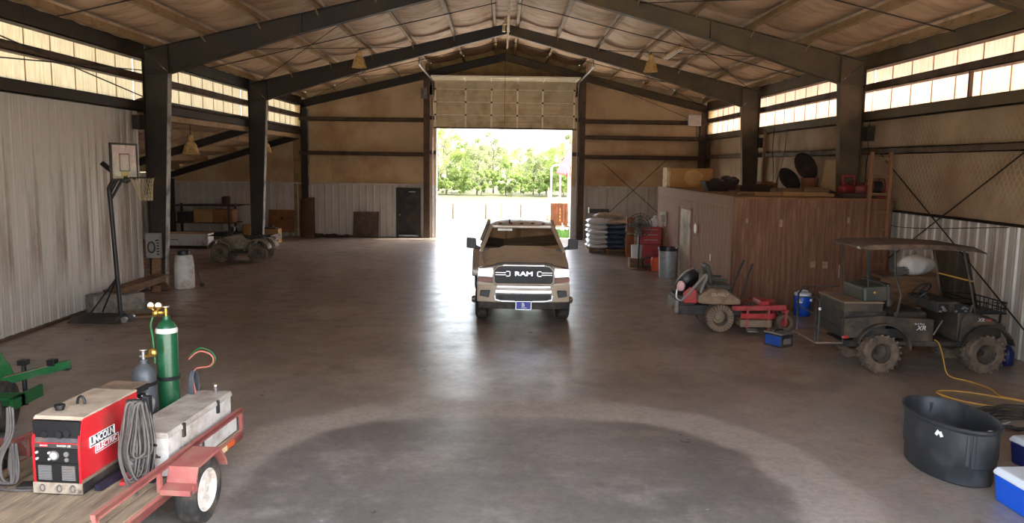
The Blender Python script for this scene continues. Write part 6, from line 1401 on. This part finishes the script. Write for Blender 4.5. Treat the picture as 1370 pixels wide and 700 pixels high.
for q in range(6): mb.box(.52+.09*q,.55+.09*q,-.26,.26,.50,.52)
mb.build('foot_tread', M_BLACKD, mw)
MB().box(.88,1.06,-.28,.28,.50,.60).build('toe_plate', M_REDM, mw, bevel=.02)
MB().loft([[(.40,-.58,.12),(1.02,-.62,.12),(1.12,-.3,.12),(1.12,.3,.12),(1.02,.62,.12),(.40,.58,.12)],[(.40,-.58,.27),(1.02,-.62,.27),(1.12,-.3,.27),(1.12,.3,.27),(1.02,.62,.27),(.40,.58,.27)]]).build('cutting_deck', M_DUSTY, mw, bevel=.02)
MB().box(.40,1.06,-.60,-.55,.30,.40).box(.52,.56,-.59,-.55,.1,.5).box(.94,.98,-.59,-.55,.05,.5).build('deck_hanger', M_REDM, mw)
MB().cbox((.62,-.66,.07),(.22,.14,.02),(.2,0,0)).build('discharge_flap', M_GREY, mw)
MB().box(-.20,.28,-.25,.25,.80,.92).build('seat', M_VINYL, mw, bevel=.04); MB().cbox((-.16,0,1.12),(.10,.46,.42),(0,-.25,0)).build('seat_back', M_VINYL, mw, bevel=.045)
for s in (-1,1): MB().cbox((.05,s*.28,1.02),(.30,.06,.05)).build('armrest', M_VINYL, mw, bevel=.02)
MB().box(-.86,-.44,-.30,.30,.48,.70).build('engine', M_BLACKD, mw, bevel=.03)
MB().prism([(-.70,.55),(-.42,.55),(-.44,.82),(-.58,.88),(-.70,.76)], -.36, -.26, 'y').build('side_cover', M_REDM, mw, bevel=.02)
MB().prism([(-.70,.55),(-.42,.55),(-.44,.82),(-.58,.88),(-.70,.76)], .26, .36, 'y').build('side_cover', M_REDM, mw, bevel=.02)
ef = Matrix.Translation((-.56,-.05,.98)) @ Matrix.Rotation(-.75,4,'Y') @ Matrix.Rotation(-.55,4,'X')
MB().lathe([(.001,-.10),(.20,-.10),(.25,-.04),(.25,.06),(.20,.10),(.16,.08),(.001,.08)],24,ef).build('fan_shroud', M_BLACK, mw, 40)
MB().lathe([(.24,.06),(.275,.075),(.275,.10),(.24,.105),(.21,.10)],26,ef).build('shroud_rim', M_STEELB, mw, 50, fix=False); MB().lathe([(.001,.13),(.07,.125),(.09,.10),(.10,.08)],18,ef).build('shroud_hub', M_GREY, mw, 40, fix=False)
for s in (-1,1): MB().tube(smoothpts([(-.30,s*.38,.55),(-.36,s*.38,.80),(-.26,s*.37,1.08),(-.30,s*.36,1.12),(-.46,s*.35,.92),(-.74,s*.33,.60)],4),.032,8).build('roll_bar', M_GREY, mw, 60)
MB().tube(smoothpts([(-.74,-.33,.60),(-.84,-.32,.66),(-.82,-.30,.86),(-.74,-.30,.98),(-.70,-.28,.86)],5),.024,8).build('rear_hoop', M_STEELB, mw, 60)
MB().ball((-.76,-.33,.90),.09,10,(1,.8,1.2)).build('canister', mat('pale_pink_cap', C(214,168,168),.5,0,.08), mw, 50)
MB().box(-.88,-.80,-.40,.40,.36,.62).build('rear_bumper', M_GREY, mw, bevel=.02); MB().cyl((-.84,-.2,.42),(-.90,-.2,.42),.05,n=10).build('muffler', M_RUSTM, mw)

# ---- blue drink cooler and charger case near the mower
wc = thing('drink_cooler', 'round blue drink cooler with white lid standing before the shed', 'cooler', (6.72,17.62,0))
MB().lathe([(.001,0),(.165,0),(.175,.02),(.185,.30),(.185,.46),(.17,.48)],24).build('body', M_BLUE, wc, 40)
MB().lathe([(.19,.46),(.195,.49),(.18,.52),(.10,.545),(.001,.55)],24).build('lid', M_COOLW, wc, 40, fix=False)
MB().tube([(.11*math.cos(a),.0,.545+.03*math.sin(a)) for a in [PI*i/8 for i in range(9)]],.014,6).build('lid_handle', M_COOLW, wc, 60)
for s in (-1,1): MB().cyl((s*.12,-.13,.37),(s*.15,-.16,.37),.035,n=12).build('side_ear', M_COOLW, wc, 40)
MB().lathe([(.188,.30),(.190,.30),(.190,.335),(.188,.335)],24).build('stripe', M_BLUE, wc, fix=False)
mb = MB()
for q in range(5): a = -2.55+.13*q; mb.cbox((.190*math.cos(a),.190*math.sin(a),.325),(.028,.006,.035),(0,0,a+PI/2))
mb.build('label_strip', M_WHITEP, wc)
cc = thing('battery_crate', 'blue and black battery crate on the floor beside the mower caster', 'crate', (5.13,14.55,0), .55)
MB().box(-.16,.16,-.20,.20,0,.24).build('body', M_BLACKD, cc, bevel=.012)
MB().box(-.168,-.158,-.18,.18,.03,.21).build('blue_side', mat('dull_blue', C(36,72,150),.5,0,.15), cc, bevel=.004)
MB().box(-.10,.10,-.208,-.198,.06,.17).box(-.08,.08,-.212,-.206,.06,.085).build('front_panel', M_GREY, cc, bevel=.003)
MB().box(-.17,.17,-.21,.21,.24,.265).build('rim', M_GREY, cc, bevel=.006)
MB().tube([(-.12,0,.26),(-.10,0,.30),(.10,0,.30),(.12,0,.26)],.014,6).build('carry_handle', M_BLACK, cc, 60)

# ------------------------------------------------------------------ utility golf cart
gc = thing('golf_cart', 'muddy camouflage golf cart with roof and knobby tyres by the right wall', 'golf cart', (6.15,13.26,0))
M_CRIM = mat('muddy_wheel_rim', C(70,60,54),.6,.3,.15,5,C(110,90,74),.45)
for x in (0,1.72):
    for s in (-1,1): wheelx(gc, (x,s*.52,.31), .31, .25, s, rimR=.16, tyre=M_RUBBERM, rim=M_CRIM, knobs=20, spokes=6, dish=.05)
    MB().cyl((x,-.5,.31),(x,.5,.31),.04,n=8).build('axle', M_BLACKD, gc)
MB().box(-.55,1.95,-.30,.30,.36,.46).build('chassis', M_BLACKD, gc)
MB().box(.30,1.40,-.56,.56,.44,.50).build('floor_pan', M_CARTD, gc, bevel=.01)
for s in (-1,1):
    ys = (min(s*.50,s*.58), max(s*.50,s*.58))
    rp_ = [(-.62,.56),(-.40,.56)]+[(p[0],p[1]) for p in arc(0,.36,.43,PI*.86,PI*.05,12)]+[(.50,.46),(.84,.50),(.84,.88),(.40,.90),(-.05,.93),(-.62,.88)]
    q_ = MB().prism(rp_, ys[0], ys[1], 'y').build('rear_side_panel', M_CART, gc, 40, bevel=.008)
    MB().prism([(p[0],p[1]) for p in arc(0,.36,.46,PI*.90,PI*.02,12)]+[(p[0],p[1]) for p in arc(0,.36,.43,PI*.02,PI*.90,12)], min(s*.50,s*.68), max(s*.50,s*.68), 'y').build('fender_flare', M_CART, gc, 40)
    fp_ = [(1.28,.50),(1.30,.46)]+[(p[0],p[1]) for p in arc(1.72,.36,.42,PI*.90,PI*.12,10)]+[(2.10,.62),(1.96,.82),(1.62,.93),(1.40,1.02),(1.30,.86)]
    MB().prism(fp_, ys[0], ys[1], 'y').build('front_side_panel', M_CART, gc, 40, bevel=.008)
    MB().prism([(p[0],p[1]) for p in arc(1.72,.36,.45,PI*.92,PI*.08,10)]+[(p[0],p[1]) for p in arc(1.72,.36,.42,PI*.08,PI*.92,10)], min(s*.50,s*.66), max(s*.50,s*.66), 'y').build('fender_flare', M_CARTD, gc, 40)
    MB().box(.44,1.34,min(s*.55,s*.62),max(s*.55,s*.62),.44,.52).build('step_sill', M_CARTD, gc, bevel=.008)
    MB().tube([(.18,s*.46,1.98),(.20,s*.48,1.6),(.30,s*.52,1.28),(.24,s*.53,.90)],.02,7).build('rear_strut', M_BLACKD, gc, 60)
    MB().tube([(1.30,s*.46,2.0),(1.44,s*.49,1.45),(1.55,s*.50,.98)],.02,7).build('front_strut', M_BLACKD, gc, 60)
    MB().tube([(-.28,s*.46,2.0),(-.22,s*.46,1.4),(-.20,s*.46,.9)],.014,6).build('rear_strut', M_BLACKD, gc, 60)
MB().box(-.62,.84,-.50,.50,.55,.70).build('inner_body', M_BLACKD, gc)
MB().loft([[(1.28,-.50,.5),(1.28,.50,.5),(1.28,.50,1.06),(1.28,-.50,1.06)],[(1.55,-.50,.5),(1.55,.50,.5),(1.55,.48,1.0),(1.55,-.48,1.0)],[(1.95,-.46,.52),(1.95,.46,.52),(1.95,.44,.86),(1.95,-.44,.86)],[(2.08,-.40,.55),(2.08,.40,.55),(2.08,.38,.74),(2.08,-.38,.74)]]).build('front_cowl', M_CART, gc, 40, bevel=.02)
MB().box(.92,1.30,-.50,.50,.98,1.16).build('dashboard', M_CARTD, gc, bevel=.02)
for x0, x1 in ((.90,1.08),(1.16,1.42)):
    gl_ = MB().box(x0,x1,-.535,-.50,.98,1.12).build('dash_pocket', M_BLACK, gc, bevel=.01)
    mb = MB(); r = random.Random(int(x0*100))
    for q in range(5): mb.ball((r.uniform(x0+.03,x1-.03),-.54,r.uniform(1.0,1.09)),.022,7,(1.4,.5,.9))
    mb.build('pocket_junk', M_STEELB, gl_, 50)
MB().beam((.86,-.545,.62),(.99,-.545,.86),.02).beam((1.30,-.56,.5),(1.48,-.52,1.12),.03).build('door_strap', M_STEELB, gc)
MB().loft([[(-.42,-.62,2.02),(-.42,.62,2.02),(-.42,.60,2.05),(-.42,-.60,2.05)],[(-.30,-.65,2.01),(-.30,.65,2.01),(-.30,.60,2.09),(-.30,-.60,2.09)],[(.6,-.66,2.03),(.6,.66,2.03),(.6,.60,2.11),(.6,-.60,2.11)],[(1.40,-.65,2.0),(1.40,.65,2.0),(1.40,.60,2.07),(1.40,-.60,2.07)],[(1.60,-.62,1.96),(1.60,.62,1.96),(1.60,.60,1.98),(1.60,-.60,1.98)]]).build('roof', mat('dusty_dark_roof', C(64,55,48),.7,0,.15,4,C(124,102,84),.45,3), gc, 40, bevel=.01)
MB().ball((-.40,-.45,2.03),.05,8,(.6,1.6,.5)).build('roof_end_cap', M_WHITE, gc, 50)
MB().add([(1.32,-.56,1.97),(1.32,.56,1.97),(1.57,.54,1.06),(1.57,-.54,1.06)],[(0,1,2,3)]).build('windscreen', M_TINT, gc, fix=False)
MB().box(1.42,1.44,-.55,.55,1.50,1.52).build('windscreen_bar', M_YCORD, gc)
MB().box(.22,.78,-.48,.48,.86,.99).build('front_seat', M_CARTD, gc, bevel=.05); MB().cbox((.14,0,1.24),(.10,.94,.40),(0,-.12,0)).build('front_backrest', M_CARTD, gc, bevel=.04)
MB().cbox((-.10,-.10,1.27),(.42,.80,.26),(0,-.08,0)).build('rear_backrest', M_VINYL, gc, bevel=.05)
em2 = MB().ball((-.12,-.505,1.30),.022,8,(1.2,.3,1)).build('seat_badge', M_BRASS, gc, 50)
MB().box(-.62,.02,-.52,.52,.98,1.12).build('bed_box', M_CART, gc, bevel=.015); MB().box(-.63,.03,-.53,.53,1.12,1.15).build('bed_lid', mat('dusty_bed_lid', C(118,98,80),.8,0,.15,4), gc, bevel=.006)
MB().box(-.60,.10,-.48,.48,.68,1.0).build('rear_body', M_BLACKD, gc)
rk = MB().box(-1.05,-.60,-.50,.50,.44,.47).build('foot_rack', mat('rack_board', C(120,98,80),.8,0,.2,4), gc)
mb = MB()
mb.tube([(-1.0,-.48,.40),(-1.0,-.48,1.12),(-1.0,-.40,1.18),(-1.0,-.34,1.12),(-1.0,-.34,.42)],.018,6).tube([(-1.0,.48,.42),(-1.0,.48,1.12),(-1.0,.40,1.18)],.018,6).tube([(-1.0,.40,1.18),(-.9,.46,1.24),(-.3,.46,1.26)],.014,6).tube([(-1.0,-.48,.44),(-.6,-.50,.44),(-.60,-.50,.62)],.016,6).cyl((-1.0,-.34,.9),(-1.0,.48,.9),.012,n=6).cyl((-1.0,.46,1.06),(-.3,.46,1.06),.010,n=5)
mb.build('rack_rail', M_BLACKD, rk, 60); MB().ball((-1.0,-.48,1.02),.025,8,(1,1,1.4)).build('rack_cap', M_WHITE, rk, 50)
MB().box(-.635,-.615,-.50,-.30,.56,.86).build('tail_panel', M_CARTD, gc); MB().ball((-.60,-.585,.575),.04,8,(1.6,.5,.8)).ball((-.60,.585,.575),.04,8,(1.6,.5,.8)).build('tail_lamp', mat('tail_lens', C(160,48,44),.3), gc, 50)
sw = Matrix.Translation((.78,-.22,1.30)) @ Matrix.Rotation(-.75,4,'Y')
MB().tube([sw@Vector((.17*math.cos(a),.17*math.sin(a),0)) for a in [2*PI*i/24 for i in range(24)]],.016,7,True).cyl(sw@Vector((-.16,0,0)),sw@Vector((.16,0,0)),.012,n=6).cyl(sw@Vector((0,0,0)),sw@Vector((0,-.16,0)),.012,n=6).cyl(sw@Vector((0,0,0)),sw@Vector((0,0,-.40)),.022,n=8).build('steering_wheel', M_BLACK, gc, 60)
bk = MB()
for z in (.98,1.06,1.16): bk.tube([(1.60,-.50,z),(2.06,-.50,z-.01),(2.06,.50,z-.01),(1.60,.50,z)],.012,6,True)
for q in range(9): bk.cyl((2.06,-.48+.12*q,.97),(2.06,-.48+.12*q,1.15),.008,n=5)
for q in range(5): bk.cyl((1.62+.1*q,-.50,.97),(1.62+.1*q,-.50,1.16),.008,n=5)
bk.box(1.60,2.06,-.50,.50,.96,.975)
bk.build('front_basket', M_BLACK, gc)
MB().beam((2.08,-.30,.50),(2.10,-.30,.98),.03).beam((2.08,.30,.50),(2.10,.30,.98),.03).cyl((2.10,-.42,.72),(2.10,.42,.72),.022,n=8).build('brush_guard', M_BLACK, gc)
text('Bad Boy', .045, M_WHITE, gc, (.60,-.590,.805), (PI/2,0,0), ext=.002, sx=1.1)
text('XR', .105, M_WHITE, gc, (.63,-.590,.735), (PI/2,0,0), ext=.002, shear=.25, sx=1.1, bold=.002)
text('XR', .085, M_WHITE, gc, (1.60,-.590,.88), (PI/2,0,0), ext=.002, shear=.25)
MB().box(1.68,1.78,-.586,-.581,.86,.90).build('red_badge', M_REDM, gc)

# wooden bench with the white bag behind the cart
wbn = thing('work_crate', 'brown timber bench behind the golf cart carrying white bag', 'bench', (8.30,16.1,0))
MB().box(-.75,.60,-.40,.40,1.12,1.18).build('top', M_WOODB, wbn, bevel=.006); MB().box(-.72,.57,-.38,-.34,.55,1.12).build('front_board', M_WOODB, wbn)
MB().box(-.72,.57,-.38,-.34,.10,.50).build('front_board', M_WOODB, wbn)
for x in (-.70,.55):
    for y in (-.36,.36): MB().box(x-.04,x+.04,y-.04,y+.04,0,1.12).build('leg', M_WOODB, wbn)
def bagf(u, v):
    a = 2*PI*u; t = PI*v; r = .30*math.sin(t)**.8*(1+.10*math.sin(3*a+4*v)+.06*math.sin(7*a-5*v)+.04*math.sin(13*v+a))
    return (r*math.cos(a)*1.15, r*math.sin(a)*.8, .19-.20*math.cos(t)*(1+.10*math.sin(2*a)))
o = MB().grid(bagf, 32, 16).build('white_bag', M_WHITESH, None, 60, loc=(8.32,15.95,1.18), fix=False); tag(o, 'crumpled white plastic bag on the bench behind the cart', 'bag')
mb = MB()
for q in range(9):
    r = random.Random(700+q); mb.tube([(r.uniform(-.30,.0)+.06*math.cos(a)*(1+q%3*.3),-.05+.03*math.sin(a),.07+.06*math.sin(a)+.06*r.random()) for a in [2*PI*i/14 for i in range(14)]],.008,5,True)
o = mb.build('wire_tangle', M_GREY, None, 60, loc=(8.05,15.75,1.18)); tag(o, 'tangle of wire beside the white bag on the bench', 'wire')
o = MB().lathe([(.001,0),(.09,0),(.10,.02),(.10,.22),(.05,.30),(.03,.34),(.001,.34)],16).build('blue_jug', M_NAVY, None, 40, loc=(8.62,13.25,0)); tag(o, 'blue plastic jug on the floor by the right front cart tyre', 'jug')

# ------------------------------------------------------------------ stock tank, coolers, cords
st_ = thing('stock_tank', 'oval black plastic stock tank on the floor in right foreground', 'tank', (4.93,8.50,0), .04)
prof = [(.86,.0),(.90,.02),(.915,.20),(.945,.22),(.955,.40),(.965,.58),(1.0,.595),(1.02,.61),(1.02,.635),(.98,.64),(.95,.615),(.93,.40),(.90,.24),(.86,.05),(.001,.04)]
ax_, ay_ = .40, .665
MB().lathe([(r,z) for r,z in prof], 48, None, ax_, ay_).build('shell', M_TANK, st_, 40, fix=False)
MB().lathe([(.001,.0),(.86,.0)], 48, None, ax_, ay_).build('bottom', M_TANK, st_, fix=False)
for a in (-1.98,-1.86,-.7,.4,1.2,2.4): MB().box(-.02,.02,-.012,.012,.24,.575,Matrix.Translation((ax_*.955*math.cos(a),ay_*.955*math.sin(a),0))@Matrix.Rotation(a+PI/2,4,'Z')).build('wall_rib', M_TANK, st_, bevel=.008)
for q, (da, zz) in enumerate(((0,.515),(.075,.51))): 
    a = -2.62+da; MB().box(-.016,.016,-.004,.004,-.028,.03,Matrix.Translation((ax_*.97*math.cos(a),ay_*.97*math.sin(a),zz))@Matrix.Rotation(math.atan2(ay_*math.cos(a),-ax_*math.sin(a))+PI,4,'Z')@Matrix.Rotation(.5*(1 if q else -1),4,'Y')).build('white_mark', M_WHITEP, st_)
MB().lathe([(.862,.33),(.872,.345),(.93,.35)],48,None,ax_,ay_).build('scum_line', M_GREY, st_, 60, fix=False)
MB().cyl((.12,-.56,.50),(.12,-.48,.50),.05,n=12).ball((.13,-.50,.56),.04,8).build('float_valve', M_WHITE, st_, 40); MB().box(.03,.09,-.55,-.48,.52,.55).build('red_tab', M_REDM, st_)
MB().cyl((.28,-.46,.66),(.40,-.40,.66),.01,n=6).build('valve_rod', M_STEELB, st_)
cA = thing('ice_chest', 'bright blue ice chest with white lid at bottom right corner', 'cooler', (5.13,7.34,0), PI/2+.05)
MB().loft([[(-.30,-.17,0),(.30,-.17,0),(.30,.17,0),(-.30,.17,0)],[(-.33,-.19,.27),(.33,-.19,.27),(.33,.19,.27),(-.33,.19,.27)]]).build('body', M_BLUE, cA, bevel=.02)
MB().loft([[(-.335,-.195,.27),(.335,-.195,.27),(.335,.195,.27),(-.335,.195,.27)],[(-.34,-.20,.30),(.34,-.20,.30),(.34,.20,.30),(-.34,.20,.30)],[(-.31,-.17,.35),(.31,-.17,.35),(.31,.17,.35),(-.31,.17,.35)]]).build('lid', M_COOLW, cA, bevel=.012)
MB().tube([(-.345,-.1,.2),(-.37,-.1,.25),(-.37,.1,.25),(-.345,.1,.2)],.012,6).tube([(.345,-.1,.2),(.37,-.1,.25),(.37,.1,.25),(.345,.1,.2)],.012,6).build('handle', M_COOLW, cA, 60)
cB = thing('ice_chest', 'navy blue ice chest with white lid behind the bright blue one', 'cooler', (5.96,8.42,0), PI/2+.1)
MB().loft([[(-.28,-.16,0),(.28,-.16,0),(.28,.16,0),(-.28,.16,0)],[(-.30,-.18,.25),(.30,-.18,.25),(.30,.18,.25),(-.30,.18,.25)]]).build('body', M_NAVY, cB, bevel=.02)
MB().loft([[(-.305,-.185,.25),(.305,-.185,.25),(.305,.185,.25),(-.305,.185,.25)],[(-.31,-.19,.275),(.31,-.19,.275),(.31,.19,.275),(-.31,.19,.275)],[(-.28,-.16,.32),(.28,-.16,.32),(.28,.16,.32),(-.28,.16,.32)]]).build('lid', M_COOLW, cB, bevel=.012)
MB().tube([(-.315,-.1,.19),(-.34,-.1,.23),(-.34,.1,.23),(-.315,.1,.19)],.012,6).build('handle', M_COOLW, cB, 60)
pts = [(6.98,12.62,.56),(7.05,12.60,.50),(7.10,12.54,.30),(7.12,12.46,.08),(7.16,12.34,.012),(7.30,12.1,.012),(7.38,11.7,.012),(7.30,11.3,.012),(7.5,11.0,.012),(7.2,10.7,.012),(6.6,11.0,.012),(6.45,11.5,.012),(6.9,11.5,.012),(7.6,10.9,.012),(8.2,10.4,.012)]
o = MB().tube(smoothpts(pts,6),.011,6).build('extension_cord', M_YCORD, None, 60); tag(o, 'yellow extension cord running from the golf cart across the floor', 'cord')
mb = MB()
for q in range(6):
    r = random.Random(900+q); R1 = .34+.07*q; mb.tube([(.10*r.random()+R1*math.cos(a)*1.0,.1*r.random()+R1*.75*math.sin(a),.016+.018*q+.010*math.sin(3*a+q)) for a in [2*PI*i/30 for i in range(30)]],.014,6,True)
o = mb.build('garden_hose', M_BLACKD, None, 60, loc=(6.72,9.95,0)); tag(o, 'coiled dark hose on the floor behind the black tank', 'hose')
